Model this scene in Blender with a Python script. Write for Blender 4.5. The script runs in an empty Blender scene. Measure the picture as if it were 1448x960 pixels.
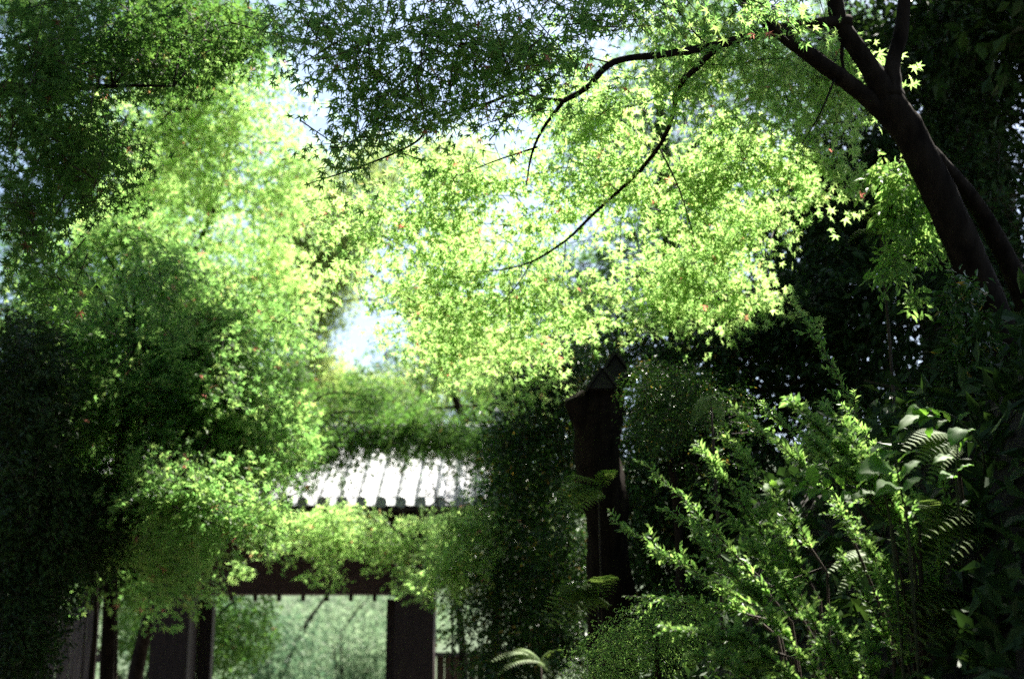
import bpy, math
import numpy as np
from mathutils import Vector, Matrix

# ------------------------------------------------------------------ camera, world, sun, exposure
scene = bpy.context.scene
COL = scene.collection
F = 2011.0
PITCH = math.radians(14.0)
CAM = np.array([0.0, 0.0, 1.6])
FWD = np.array([0.0, math.cos(PITCH), math.sin(PITCH)])
UPV = np.array([0.0, -math.sin(PITCH), math.cos(PITCH)])
RGT = np.array([1.0, 0.0, 0.0])

cam_data = bpy.data.cameras.new('camera')
cam = bpy.data.objects.new('camera', cam_data)
COL.objects.link(cam)
cam.location = CAM
cam.rotation_euler = (math.pi / 2 + PITCH, 0, 0)
cam_data.sensor_width = 36.0
cam_data.lens = 50.0
cam_data.clip_end = 2000.0
cam_data.dof.use_dof = True
cam_data.dof.focus_distance = 6.6
cam_data.dof.aperture_fstop = 2.2
scene.camera = cam

S = np.array([0.30, 0.42, 0.86]); S /= np.linalg.norm(S)          # towards the sun
SUN_EL, SUN_AZ = math.asin(S[2]), math.atan2(S[0], S[1])
sun_data = bpy.data.lights.new('sun', 'SUN')
sun_data.energy = 5.0
sun_data.angle = math.radians(0.5)
sun_data.color = (1.0, 0.95, 0.86)
sun = bpy.data.objects.new('sun', sun_data)
COL.objects.link(sun)
sun.location = (20, 8, 40)
sun.rotation_euler = Vector(S).to_track_quat('Z', 'Y').to_euler()

world = bpy.data.worlds.new('World')
scene.world = world
world.use_nodes = True
wn = world.node_tree
sky = wn.nodes.new('ShaderNodeTexSky')
sky.sky_type = 'NISHITA'
sky.sun_disc = False
sky.sun_elevation = SUN_EL
sky.sun_rotation = SUN_AZ
sky.dust_density = 2.2
bg = wn.nodes['Background']
bg.inputs['Strength'].default_value = 0.05
wn.links.new(sky.outputs[0], bg.inputs['Color'])

scene.view_settings.view_transform = 'Standard'
scene.view_settings.look = 'None'
scene.view_settings.exposure = 2.42
scene.view_settings.gamma = 1.0
scene.cycles.use_denoising = False
scene.cycles.max_bounces = 4
scene.cycles.diffuse_bounces = 1
scene.cycles.transmission_bounces = 4
scene.cycles.transparent_max_bounces = 4
scene.cycles.sample_clamp_indirect = 4.0

# ------------------------------------------------------------------ small maths
rng = np.random.default_rng(11)

def P(px, py, d):
    """a point d metres in front of the lens that shows at photo pixel (px, py)"""
    px, py, d = np.broadcast_arrays(np.asarray(px, float), np.asarray(py, float), np.asarray(d, float))
    k = FWD + ((px - 724) / F)[..., None] * RGT - ((py - 480) / F)[..., None] * UPV
    return CAM + d[..., None] * k

def project(Q):
    v = Q - CAM
    d = v @ FWD
    dd = np.where(d > 0.05, d, 0.05)
    return 724 + F * (v @ RGT) / dd, 480 - F * (v @ UPV) / dd, d

def unit(v):
    return v / np.maximum(np.linalg.norm(v, axis=-1, keepdims=True), 1e-9)

def ball(n, out=0.45):
    v = unit(rng.normal(size=(n, 3)))
    return v * (rng.random((n, 1)) ** out)

def wob(p, f, seed=0.0):
    """cheap smooth noise, about -1..1"""
    x, y, z = p[..., 0] * f, p[..., 1] * f, p[..., 2] * f
    return (np.sin(x * 1.7 + 1.3 * np.sin(y * 1.1 + seed) + seed) + np.sin(y * 1.9 + 1.2 * np.sin(z * 1.3 + 2 * seed))
            + np.sin(z * 1.6 + 1.4 * np.sin(x * 1.2 - seed))) / 3.0

# ------------------------------------------------------------------ materials
def new_mat(name):
    m = bpy.data.materials.new(name)
    m.use_nodes = True
    return m, m.node_tree.nodes, m.node_tree.links, m.node_tree.nodes['Principled BSDF']

def leaf_mat(name, cols, trans, rough=0.45, tfac=0.45, spec=0.4):
    """cols: list of (position, rgb) over the leaves of one plant; trans: tint of the light that comes through"""
    m, n, l, b = new_mat(name)
    geo = n.new('ShaderNodeNewGeometry'); oi = n.new('ShaderNodeObjectInfo')
    add = n.new('ShaderNodeMath'); add.operation = 'ADD'
    fr = n.new('ShaderNodeMath'); fr.operation = 'FRACT'
    l.new(geo.outputs['Random Per Island'], add.inputs[0]); l.new(oi.outputs['Random'], add.inputs[1])
    l.new(add.outputs[0], fr.inputs[0])
    r1 = n.new('ShaderNodeValToRGB')
    el = r1.color_ramp.elements
    while len(el) < len(cols): el.new(0.5)
    for e, (p, c) in zip(el, cols):
        e.position = p; e.color = (*c, 1)
    l.new(fr.outputs[0], r1.inputs[0])
    mul = n.new('ShaderNodeMix'); mul.data_type = 'RGBA'; mul.blend_type = 'MULTIPLY'; mul.inputs[0].default_value = 1.0
    l.new(r1.outputs[0], mul.inputs['A']); mul.inputs['B'].default_value = (*trans, 1)
    l.new(r1.outputs[0], b.inputs['Base Color'])
    b.inputs['Roughness'].default_value = rough
    b.inputs['Specular IOR Level'].default_value = spec
    t = n.new('ShaderNodeBsdfTranslucent'); l.new(mul.outputs['Result'], t.inputs[0])
    mx = n.new('ShaderNodeMixShader'); mx.inputs[0].default_value = tfac
    l.new(b.outputs[0], mx.inputs[1]); l.new(t.outputs[0], mx.inputs[2])
    l.new(mx.outputs[0], n['Material Output'].inputs['Surface'])
    return m

def noise_mat(name, c1, c2, scale=8.0, stretch=(1, 1, 1), rough=0.85, bump=0.4, detail=6, spec=0.3):
    m, n, l, b = new_mat(name)
    tc = n.new('ShaderNodeTexCoord'); mp = n.new('ShaderNodeMapping'); mp.inputs['Scale'].default_value = stretch
    ns = n.new('ShaderNodeTexNoise'); ns.inputs['Scale'].default_value = scale; ns.inputs['Detail'].default_value = detail
    cr = n.new('ShaderNodeValToRGB')
    cr.color_ramp.elements[0].position = 0.3; cr.color_ramp.elements[0].color = (*c1, 1)
    cr.color_ramp.elements[1].position = 0.72; cr.color_ramp.elements[1].color = (*c2, 1)
    bp = n.new('ShaderNodeBump'); bp.inputs['Strength'].default_value = bump; bp.inputs['Distance'].default_value = 0.02
    l.new(tc.outputs['Object'], mp.inputs[0]); l.new(mp.outputs[0], ns.inputs['Vector'])
    l.new(ns.outputs[0], cr.inputs[0]); l.new(cr.outputs[0], b.inputs['Base Color'])
    l.new(ns.outputs[0], bp.inputs['Height']); l.new(bp.outputs[0], b.inputs['Normal'])
    b.inputs['Roughness'].default_value = rough
    b.inputs['Specular IOR Level'].default_value = spec
    return m

M = {}
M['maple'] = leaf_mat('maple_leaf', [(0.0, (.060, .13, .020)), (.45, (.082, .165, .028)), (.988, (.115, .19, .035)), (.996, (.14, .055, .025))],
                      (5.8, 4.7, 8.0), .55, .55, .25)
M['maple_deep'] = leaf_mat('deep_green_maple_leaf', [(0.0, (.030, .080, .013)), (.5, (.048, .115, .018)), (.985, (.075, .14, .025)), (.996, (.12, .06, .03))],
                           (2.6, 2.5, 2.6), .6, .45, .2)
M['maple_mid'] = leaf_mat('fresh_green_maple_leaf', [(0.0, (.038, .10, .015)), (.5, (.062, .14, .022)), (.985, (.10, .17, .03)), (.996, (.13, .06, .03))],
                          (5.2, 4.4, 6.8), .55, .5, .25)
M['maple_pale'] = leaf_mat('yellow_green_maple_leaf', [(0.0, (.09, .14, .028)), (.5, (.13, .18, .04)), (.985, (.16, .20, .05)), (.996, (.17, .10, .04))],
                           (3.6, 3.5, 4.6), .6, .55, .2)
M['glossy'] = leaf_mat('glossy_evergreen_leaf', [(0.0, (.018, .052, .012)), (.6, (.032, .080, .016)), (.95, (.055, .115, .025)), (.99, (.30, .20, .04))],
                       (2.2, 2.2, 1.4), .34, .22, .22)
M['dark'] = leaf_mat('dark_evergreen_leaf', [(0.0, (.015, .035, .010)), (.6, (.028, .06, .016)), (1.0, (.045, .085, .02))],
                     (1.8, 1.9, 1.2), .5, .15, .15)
M['shrub'] = leaf_mat('shrub_leaf', [(0.0, (.06, .14, .03)), (.5, (.09, .18, .042)), (1.0, (.14, .23, .06))], (3.8, 3.4, 3.2), .5, .45, .3)
M['broad'] = leaf_mat('broad_leaf', [(0.0, (.07, .16, .03)), (1.0, (.12, .21, .055))], (3.3, 3.6, 1.6), .6, .4, .2)
M['fern'] = leaf_mat('fern_frond', [(0.0, (.07, .13, .03)), (1.0, (.12, .17, .05))], (2.6, 2.6, 1.8), .65, .3, .2)
M['far'] = leaf_mat('hazed_hillside_leaf', [(0.0, (.04, .085, .04)), (.5, (.07, .125, .055)), (1.0, (.11, .165, .08))], (2.2, 2.2, 2.6), .6, .3, .2)  # haze is put into the colour: leaf tones paled and greyed
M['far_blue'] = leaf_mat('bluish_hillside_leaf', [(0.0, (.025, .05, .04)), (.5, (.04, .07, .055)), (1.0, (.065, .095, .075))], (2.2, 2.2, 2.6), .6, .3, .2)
M['far_pale'] = leaf_mat('hazed_pale_hillside_leaf', [(0.0, (.07, .125, .055)), (.5, (.12, .18, .085)), (1.0, (.18, .24, .12))], (2.2, 2.2, 2.6), .6, .3, .2)  # paler still, leaf colour standing in for haze on the slope
M['bark'] = noise_mat('maple_bark', (.008, .006, .005), (.030, .023, .018), 16, (1, 1, .3), .95, 1.0, spec=.05)
M['old_bark'] = noise_mat('furrowed_bark', (.007, .005, .004), (.026, .019, .014), 9, (2.2, 2.2, .3), .95, 1.0, spec=.05)
M['twig'] = noise_mat('twig_bark', (.03, .02, .014), (.07, .05, .034), 20, (1, 1, 1), .8, .2)
M['stem'] = noise_mat('green_stem', (.02, .03, .01), (.05, .055, .02), 20, (1, 1, 1), .6, .1)
M['timber'] = noise_mat('dark_red_brown_timber', (.018, .010, .009), (.045, .027, .023), 6, (6, 6, .6), .7, .35)
M['timber_h'] = noise_mat('red_brown_beam_timber', (.028, .014, .011), (.075, .038, .029), 6, (.6, 6, 6), .7, .35)
M['plank'] = noise_mat('weathered_grey_plank', (.05, .042, .044), (.15, .125, .13), 7, (8, 8, .5), .85, .3)
M['brown_plank'] = noise_mat('weathered_brown_plank', (.06, .04, .026), (.15, .10, .07), 7, (8, 8, .5), .85, .3)
M['tile'] = noise_mat('silver_grey_clay_tile', (.30, .31, .32), (.47, .48, .49), 11, (1, 1, 1), .38, .12, spec=.5)
M['cap'] = noise_mat('blackened_cap_board', (.006, .005, .005), (.02, .017, .016), 8, (1, 4, 1), .7, .3)
M['soil'] = noise_mat('dark_mossy_soil', (.008, .006, .004), (.028, .022, .012), 3.0, (1, 1, 1), .95, 1.0, 10)
M['earth'] = noise_mat('leaf_litter_ground', (.05, .04, .025), (.10, .085, .05), 2.0, (1, 1, 1), .95, .6, 10)
M['gravel'] = noise_mat('pale_gravel', (.16, .15, .13), (.30, .28, .25), 30, (1, 1, 1), .9, .5, 8)
M['hill'] = noise_mat('wooded_hillside', (.035, .055, .02), (.05, .075, .04), .25, (1, 1, 1), .95, .5, 10)
M['stone'] = noise_mat('pale_mossy_stone', (.10, .095, .08), (.3, .29, .26), 6, (1, 1, 1), .9, .6)

# ------------------------------------------------------------------ mesh building
def np_mesh(name, V, tris, mats, smooth=False, mat_index=None):
    me = bpy.data.meshes.new(name)
    V = np.ascontiguousarray(V, np.float32); tris = np.ascontiguousarray(tris, np.int32)
    k = tris.shape[1]
    me.vertices.add(len(V)); me.vertices.foreach_set('co', V.ravel())
    me.loops.add(tris.size); me.loops.foreach_set('vertex_index', tris.ravel())
    me.polygons.add(len(tris))
    me.polygons.foreach_set('loop_start', np.arange(0, tris.size, k, dtype=np.int32))
    me.polygons.foreach_set('use_smooth', np.full(len(tris), smooth, dtype=bool))
    for m in (mats if isinstance(mats, (list, tuple)) else [mats]):
        me.materials.append(m)
    me.update(calc_edges=True)
    return me

class MB:
    """collects tubes, boxes and sheets (all as quads) for ONE mesh object"""
    def __init__(self): self.v = []; self.f = []; self.n = 0
    def add(self, V, Q):
        self.v.append(np.asarray(V, float)); self.f.append(np.asarray(Q, int) + self.n); self.n += len(V)
    def tube(self, pts, rad, sides=8, rough=0.0, sub=4, cap=True):
        pts = np.asarray(pts, float); rad = np.asarray(rad, float) * np.ones(len(pts))
        if sub > 1 and len(pts) > 2:
            a = np.vstack([2 * pts[0] - pts[1], pts, 2 * pts[-1] - pts[-2]])
            t = np.linspace(0, 1, sub, endpoint=False)[:, None]
            seg, rr = [], []
            for i in range(1, len(a) - 2):
                p0, p1, p2, p3 = a[i - 1], a[i], a[i + 1], a[i + 2]
                seg.append(.5 * (2 * p1 + (p2 - p0) * t + (2 * p0 - 5 * p1 + 4 * p2 - p3) * t ** 2 + (3 * p1 - p0 - 3 * p2 + p3) * t ** 3))
                rr.append(rad[i - 1] + (rad[i] - rad[i - 1]) * t[:, 0])
            pts = np.vstack(seg + [pts[-1:]]); rad = np.concatenate(rr + [rad[-1:]])
        tan = unit(np.gradient(pts, axis=0))
        n0 = np.cross(tan[0], [0.3, 0.9, 0.2]); n0 /= max(np.linalg.norm(n0), 1e-6)
        rings = []
        ang = np.arange(sides) * 2 * math.pi / sides
        for i in range(len(pts)):
            n0 = n0 - tan[i] * (n0 @ tan[i]); n0 /= max(np.linalg.norm(n0), 1e-6)
            b0 = np.cross(tan[i], n0)
            r = rad[i] * (1 + rough * rng.normal(size=sides))
            rings.append(pts[i] + (np.cos(ang) * r)[:, None] * n0 + (np.sin(ang) * r)[:, None] * b0)
        V = np.vstack(rings)
        i = np.arange(len(pts) - 1)[:, None] * sides; j = np.arange(sides); j2 = (j + 1) % sides
        Q = np.stack([i + j, i + j2, i + sides + j2, i + sides + j], -1).reshape(-1, 4)
        if cap:
            V = np.vstack([V, pts[0], pts[-1]]); c0, c1 = len(V) - 2, len(V) - 1
            L = (len(pts) - 1) * sides
            ca = [[c0, (k + 2) % sides, (k + 1) % sides, k] for k in range(0, sides - 1, 2)]
            cb = [[c1, L + k, L + k + 1, L + (k + 2) % sides] for k in range(0, sides - 1, 2)]
            Q = np.vstack([Q, ca, cb])
        self.add(V, Q)
    def box(self, c, s, rz=0.0, bev=0.0, rx=0.0):
        x, y, z = np.asarray(s, float) / 2
        b = min(bev, x * .4, y * .4, z * .4)
        prof = [(-x + b, -z), (x - b, -z), (x, -z + b), (x, z - b), (x - b, z), (-x + b, z), (-x, z - b), (-x, -z + b)] if b > 0 else [(-x, -z), (x, -z), (x, z), (-x, z)]
        k = len(prof)
        V = np.array([(p, -y, q) for p, q in prof] + [(p, y, q) for p, q in prof], float)
        Q = [[i, (i + 1) % k, k + (i + 1) % k, k + i] for i in range(k)]
        if k == 4: Q += [[3, 2, 1, 0], [4, 5, 6, 7]]
        else: Q += [[7, 6, 1, 0], [6, 5, 2, 1], [5, 4, 3, 2], [8, 9, 14, 15], [9, 10, 13, 14], [10, 11, 12, 13]]
        c_, s_ = math.cos(rx), math.sin(rx)
        V = V @ np.array([[1, 0, 0], [0, c_, s_], [0, -s_, c_]])
        c_, s_ = math.cos(rz), math.sin(rz)
        V = V @ np.array([[c_, s_, 0], [-s_, c_, 0], [0, 0, 1]])
        self.add(V + np.asarray(c, float), Q)
    def mesh(self, name, mat, smooth=False, origin=(0, 0, 0)):
        return np_mesh(name, np.vstack(self.v) - np.asarray(origin, float), np.vstack(self.f), mat, smooth)

def link(name, me, parent=None, kind=None):
    o = bpy.data.objects.new(name, me)
    COL.objects.link(o)
    if parent is not None: o.parent = parent
    if kind: o['kind'] = kind
    return o

def thing(name, label, cat, loc, group=None):
    o = bpy.data.objects.new(name, None)
    COL.objects.link(o)
    o.location = loc; o.empty_display_size = 0.2
    o['label'] = label; o['category'] = cat
    if group: o['group'] = group
    return o

def structure(name, me):
    o = link(name, me); o['kind'] = 'structure'; return o

# leaf outlines: x across, y towards the tip, z up; unit length
def star(lobes, notch, droop):
    """lobes: (angle from the tip, length); one kite of two faces per lobe round a shared centre"""
    lobes = sorted(lobes); V = [(0, 0, 0)]; T = []
    a = [math.radians(q[0]) for q in lobes]
    na = [a[0] - .35] + [(a[i] + a[i + 1]) / 2 for i in range(len(a) - 1)] + [a[-1] + .35]
    nidx = []
    for i, q in enumerate(na):
        r = notch * (.7 if i in (0, len(na) - 1) else 1)
        nidx.append(len(V)); V.append((r * math.sin(q), r * math.cos(q), .03))
    for i, (q, r) in enumerate(zip(a, [w[1] for w in lobes])):
        t = len(V); V.append((r * math.sin(q), r * math.cos(q), -droop * r * r))
        T += [(0, nidx[i], t), (0, t, nidx[i + 1])]
    return np.array(V, float), np.array(T)

MAPLE7 = star([(0, 1.0), (42, .92), (-42, .92), (88, .72), (-88, .72), (138, .40), (-138, .40)], .22, .22)
MAPLE5 = star([(0, 1.0), (50, .9), (-50, .9), (108, .62), (-108, .62)], .28, .2)
def spikes(lobes, r, droop):
    V = [(0, 0, 0)]; T = []
    for q, L in lobes:
        a = math.radians(q); k = len(V)
        V += [(r * math.sin(a - .5), r * math.cos(a - .5), .04), (L * math.sin(a), L * math.cos(a), -droop * L * L)]
        T.append((0, k, k + 1))
    return np.array(V, float), np.array(T)
MAPLES = spikes([(0, 1.0), (52, .95), (-48, .9), (110, .7), (-105, .7)], .48, .2)
OVAL = (np.array([(0, 0, 0), (.17, .3, .05), (.19, .55, .05), (0, 1, -.12), (-.19, .55, .05), (-.17, .3, .05), (0, .45, -.01)], float),
        np.array([(0, 1, 6), (1, 2, 6), (2, 3, 6), (3, 4, 6), (4, 5, 6), (5, 0, 6)]))
OVAL4 = (np.array([(0, 0, 0), (.22, .45, .06), (0, 1, -.1), (-.22, .45, .06)], float), np.array([(0, 1, 2), (0, 2, 3)]))
LEAFLET = (np.array([(0, 0, 0), (.13, .35, .03), (0, 1, -.1), (-.13, .35, .03)], float), np.array([(0, 1, 2), (0, 2, 3)]))
CLUMP = (np.array([(0, 0, 0), (.32, .4, .08), (0, 1, -.1), (-.32, .4, .08)], float), np.array([(0, 1, 2), (0, 2, 3)]))

def frames(T, N):
    T = unit(T); N = unit(N - T * np.sum(N * T, -1, keepdims=True)); B = np.cross(T, N)
    return B, T, N

def leaves_mesh(name, tmpl, pos, T, N, size, mat, origin):
    tv, tt = tmpl
    B, T, N = frames(T, N)
    size = np.asarray(size)[:, None, None]
    curl = rng.uniform(.4, 1.9, (len(pos), 1, 1)); wid = rng.uniform(.8, 1.12, (len(pos), 1, 1))
    V = (pos - np.asarray(origin))[:, None, :] + size * (wid * tv[None, :, 0:1] * B[:, None] + tv[None, :, 1:2] * T[:, None] + curl * tv[None, :, 2:3] * N[:, None])
    tri = (np.arange(len(pos)) * len(tv))[:, None, None] + tt[None]
    return np_mesh(name, V.reshape(-1, 3), tri.reshape(-1, 3), mat)

def add_leaves(root, tmpl, pos, T, N, size, mat, singles=0, name='leaf', part='foliage', min_px=9.0):
    """the leaves that show largest become objects of their own, the rest one part of the plant"""
    org = np.array(root.location)
    if singles:
        x, y, d = project(pos)
        inv = (x > 5) & (x < 1443) & (y > 5) & (y < 955) & (d > .5)
        key = np.where(inv, d / size, 1e9)
        idx = np.argsort(key)[:singles]
        idx = idx[(key[idx] < 1e8)]
        mask = np.ones(len(pos), bool); mask[idx] = False
        me = np_mesh(name, tmpl[0], tmpl[1], mat)
        B, T2, N2 = frames(T, N)
        for i in idx:
            o = link(name, me, root)
            s = size[i]
            o.matrix_basis = Matrix((( *(B[i][:1] * s), T2[i][0] * s, N2[i][0] * s, pos[i][0] - org[0]),
                                     (B[i][1] * s, T2[i][1] * s, N2[i][1] * s, pos[i][1] - org[1]),
                                     (B[i][2] * s, T2[i][2] * s, N2[i][2] * s, pos[i][2] - org[2]), (0, 0, 0, 1)))
        pos, T, N, size = pos[mask], T[mask], N[mask], size[mask]
    if len(pos):
        link(part, leaves_mesh(part, tmpl, pos, T, N, size, mat, org), root, 'stuff')

def spray_cloud(blobs, L, K, size, droop=.25, tilt=.35, jit=.5, out=.5, gap=None, lean=None, flat=.05, dens=1.0, face=None, skew=0.0):
    """flat drooping sprays of leaves filling soft-edged lumps (photo px, py, metres, rx, ry in px, depth in m, number of sprays)"""
    C, A = [], []
    for (px, py, d, rx, ry, rd, n) in blobs:
        n = int(n * dens); u = ball(n, out)
        c = P(px + rx * u[:, 0], py + ry * u[:, 1], d + rd * u[:, 2] + skew * d / 2011 * ry * u[:, 1])
        a = c - P(px, py, d)
        a[:, 2] *= .4
        a = unit(a) * .7 + rng.normal(size=a.shape) * .5
        a[:, 2] -= droop
        if lean is not None: a += lean
        C.append(c); A.append(a)
    C, A = np.vstack(C), unit(np.vstack(A))
    if gap:
        keep = wob(C, gap[0], gap[2] if len(gap) > 2 else 0) > gap[1]
        C, A = C[keep], A[keep]
    m = len(C)
    Nn = unit((np.array([0, 0, 1.0]) if face is None else face) + rng.normal(size=(m, 3)) * tilt)
    Sd = unit(np.cross(A, Nn)); Nn = unit(np.cross(Sd, A))
    Ls = L * rng.uniform(.6, 1.3, (m, 1, 1))
    t = rng.random((m, K, 1)); s = rng.uniform(-1, 1, (m, K, 1))
    w = .42 * (1.05 - t) ** .6 * Ls
    pos = C[:, None] + A[:, None] * (t - .5) * Ls + Sd[:, None] * s * w + Nn[:, None] * rng.normal(size=(m, K, 1)) * flat * Ls
    pos[..., 2] -= (.25 * Ls * t ** 2)[..., 0] * droop * 2
    T = A[:, None] * .8 + Sd[:, None] * s * 1.0 + rng.normal(size=(m, K, 3)) * .35
    T[..., 2] -= .3
    N = Nn[:, None] + rng.normal(size=(m, K, 3)) * jit
    sz = size * rng.uniform(.65, 1.2, (m, K))
    tw = (C - A * Ls[:, 0] * .55, C + A * Ls[:, 0] * .45 - np.array([0, 0, 1.0]) * (.2 * L * droop))
    return pos.reshape(-1, 3), T.reshape(-1, 3), N.reshape(-1, 3), sz.reshape(-1), tw

def twigs_part(root, tw, r, name='twigs', every=1, mat='twig'):
    a, b = tw[0][::every], tw[1][::every]
    n = len(a)
    ax = unit(b - a); s1 = unit(np.cross(ax, rng.normal(size=(n, 3)))); s2 = np.cross(ax, s1)
    V = np.stack([a + s1 * r, a - s1 * r * .5 + s2 * r * .87, a - s1 * r * .5 - s2 * r * .87, b], 1) - np.array(root.location)
    tri = (np.arange(n) * 4)[:, None, None] + np.array([(0, 1, 3), (1, 2, 3), (2, 0, 3)])[None]
    link(name, np_mesh(name, V.reshape(-1, 3), tri.reshape(-1, 3), M[mat]), root, 'stuff')

def wood_part(root, name, paths, mat, sides=8, rough=.06, sub=4, kind=None):
    """paths: lists of (px, py, metres, radius in metres) joined into one piece of wood"""
    mb = MB()
    for p in paths:
        p = np.asarray(p, float)
        mb.tube(P(p[:, 0], p[:, 1], p[:, 2]), p[:, 3], sides, rough, sub)
    return link(name, mb.mesh(name, M[mat], True, root.location), root, kind)

def smooth01(t):
    t = np.clip(t, 0, 1); return t * t * (3 - 2 * t)

def bank_z(x, y):
    edge = .25 + .25 * np.sin(y * .5)
    z = 3.0 * smooth01((x - edge) / 2.1) * smooth01((22 - y) / 7)
    p = np.stack(np.broadcast_arrays(x, y, x * 0 + z), -1)
    return z * (1 + .10 * wob(p, 1.3)) + .12 * wob(p, 3.1, 2.0) * np.clip(z, 0, 1) + .05 * wob(p, 8.0, 1.0) * np.clip(z, 0, 1)

def hill_z(x, y):
    p = np.stack(np.broadcast_arrays(x, y, x * 0), -1)
    return 26 * smooth01((y - 38) / 130) * (1 + .12 * wob(p, .03)) + .6 * wob(p, .12) * smooth01((y - 38) / 20)

def on_ground(px, py, d):
    q = P(px, py, d); q[2] = float(bank_z(q[0], q[1])) if q[0] > .1 else 0.0
    return q

# ------------------------------------------------------------------ the setting
def sheet(xs, ys, zf):
    X, Y = np.meshgrid(xs, ys); Z = zf(X, Y)
    V = np.stack([X, Y, Z], -1).reshape(-1, 3)
    w, h = len(xs), len(ys)
    i = (np.arange(h - 1)[:, None] * w + np.arange(w - 1)).ravel()
    return V, np.stack([i, i + 1, i + w + 1, i + w], -1)

V, Q = sheet(np.linspace(-600, 600, 41), np.concatenate([np.linspace(-300, 36, 20)]), lambda x, y: x * 0)
structure('ground', np_mesh('ground', V, Q, M['earth'], True))
V, Q = sheet(np.linspace(-600, 600, 121), np.concatenate([np.linspace(36, 200, 60), np.linspace(210, 900, 20)]), hill_z)
structure('hillside', np_mesh('hillside', V, Q, M['hill'], True))
V, Q = sheet(np.linspace(.1, 14, 120), np.linspace(-8, 23, 220), lambda x, y: bank_z(x, y) + .01)
structure('bank', np_mesh('bank', V, Q, M['soil'], True))
V, Q = sheet(np.linspace(-1.1, 1.1, 9), np.linspace(-8, 35, 40), lambda x, y: x * 0 + .004)
V[:, 0] += -3.1 * smooth01(V[:, 1] / 19)
structure('path', np_mesh('path', V, Q, M['gravel'], True))

# ------------------------------------------------------------------ the gate
GX, GY = -3.12, 20.9
gate = thing('temple_gate', 'dark timber gate with a silver tiled roof behind the maple leaves', 'gate', (GX, GY, 0))
def gpart(name, mb, mat, parent=None, smooth=False):
    return link(name, mb.mesh(name, M[mat], smooth, (GX, GY, 0)), parent or gate)
for x, w in ((-4.86, .54), (-1.39, .56)):
    mb = MB(); mb.box((x, GY, 1.75), (w, .62, 3.5), bev=.015); gpart('pillar', mb, 'timber')
    mb = MB(); mb.box((x, GY, .12), (w + .16, .78, .24), bev=.03); gpart('pillar_base', mb, 'stone')
for x in (-4.49, -1.74):
    mb = MB(); mb.box((x, GY + .42, 1.48), (.20, .2, 2.96), bev=.01); gpart('door_jamb', mb, 'timber')
mb = MB(); mb.box((GX, GY - .02, 3.24), (3.6 - .70, .34, .48), bev=.012); gpart('lintel', mb, 'timber_h')
mb = MB(); mb.box((GX, GY, 3.66), (5.0, .40, .30), bev=.012); gpart('upper_beam', mb, 'timber_h')
mb = MB(); mb.box((GX, GY + .1, 4.2), (4.6, .10, .76)); gpart('gable_board', mb, 'timber_h')
for i in range(8):
    mb = MB(); mb.box((-4.4 + .345 * i, GY - .05, 2.955), (.055, .07, .10), bev=.008); gpart('peg', mb, 'timber')
for x in (-5.3, -4.86, -3.9, -2.4, -1.39, -1.0):
    mb = MB()
    mb.box((x, GY - .55, 3.90), (.16, 1.1, .17), bev=.01); mb.box((x, GY - .85, 4.05), (.20, .2, .13), bev=.02)
    gpart('bracket_arm', mb, 'timber')
# the roof: a boarded deck, pan tiles and round cover tiles in rows, round end tiles, a ridge
EY, EZ, RY, RZ = GY - 1.55, 4.12, GY + .75, 5.36
RX0, RX1 = GX - 2.95, GX + 2.95
sl = math.atan2(RZ - EZ, RY - EY); slen = math.hypot(RZ - EZ, RY - EY)
mb = MB()
V = np.array([(RX0, EY, EZ - .10), (RX1, EY, EZ - .10), (RX1, RY, RZ - .10), (RX0, RY, RZ - .10), (RX0, EY, EZ - .06), (RX1, EY, EZ - .06), (RX1, RY, RZ - .06), (RX0, RY, RZ - .06),
              (RX0, 2 * RY - EY, EZ - .10), (RX1, 2 * RY - EY, EZ - .10), (RX0, 2 * RY - EY, EZ - .06), (RX1, 2 * RY - EY, EZ - .06)], float)
mb.add(V, [[0, 3, 2, 1], [4, 5, 6, 7], [0, 1, 5, 4], [3, 8, 9, 2], [7, 6, 11, 10], [0, 4, 7, 3], [1, 2, 6, 5], [8, 10, 11, 9], [3, 7, 10, 8], [2, 9, 11, 6]])
roof = link('roof', mb.mesh('roof', M['timber'], False, (GX, GY, 0)), gate)
for i in range(24):
    mb = MB(); mb.box((RX0 + .12 + i * .246, (EY + RY) / 2 - .25, (EZ + RZ) / 2 - .15 - .13), (.07, slen * .75, .08), rx=sl)
    gpart('rafter', mb, 'timber', roof)
NR, NS = 22, 8
pitch = (RX1 - RX0) / NR
step = slen / NS
along = np.array([0, math.cos(sl), math.sin(sl)]); nrm = np.array([0, -math.sin(sl), math.cos(sl)])
def tile_mesh(name, w, h, L, t, kind):
    """half-round cover tile or shallow dished pan tile, lying along local y"""
    k = 7
    V = []
    for rr in (0, 1):
        for e in (0, 1):
            y = e * (L + .03)
            for a in np.linspace(0, math.pi, k):
                if kind == 'cover':
                    r = w / 2 - rr * t; V.append((-math.cos(a) * r * (1 - .06 * e), y, math.sin(a) * (h - rr * t) - .006 * e))
                else:
                    x = -math.cos(a) * w / 2; V.append((x, y, -math.sin(a) * h + (0 if rr == 0 else -t) - .012 * e))
    V = np.array(V); Q = []
    for e in range(k - 1):
        Q += [[e, e + 1, k + e + 1, k + e], [2 * k + e + 1, 2 * k + e, 3 * k + e, 3 * k + e + 1], [e + 1, e, 2 * k + e, 2 * k + e + 1], [k + e, k + e + 1, 3 * k + e + 1, 3 * k + e]]
    return np_mesh(name, V, np.array(Q), M['tile'], False)
cover_me = tile_mesh('cover_tile', .135, .075, step, .015, 'cover')
pan_me = tile_mesh('pan_tile', pitch - .02, .028, step, .016, 'pan')
mb = MB(); mb.tube([(0, -.03, 0), (0, .02, 0)], .078, 12, 0, 1)
end_me = mb.mesh('end_tile', M['tile'])
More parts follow.
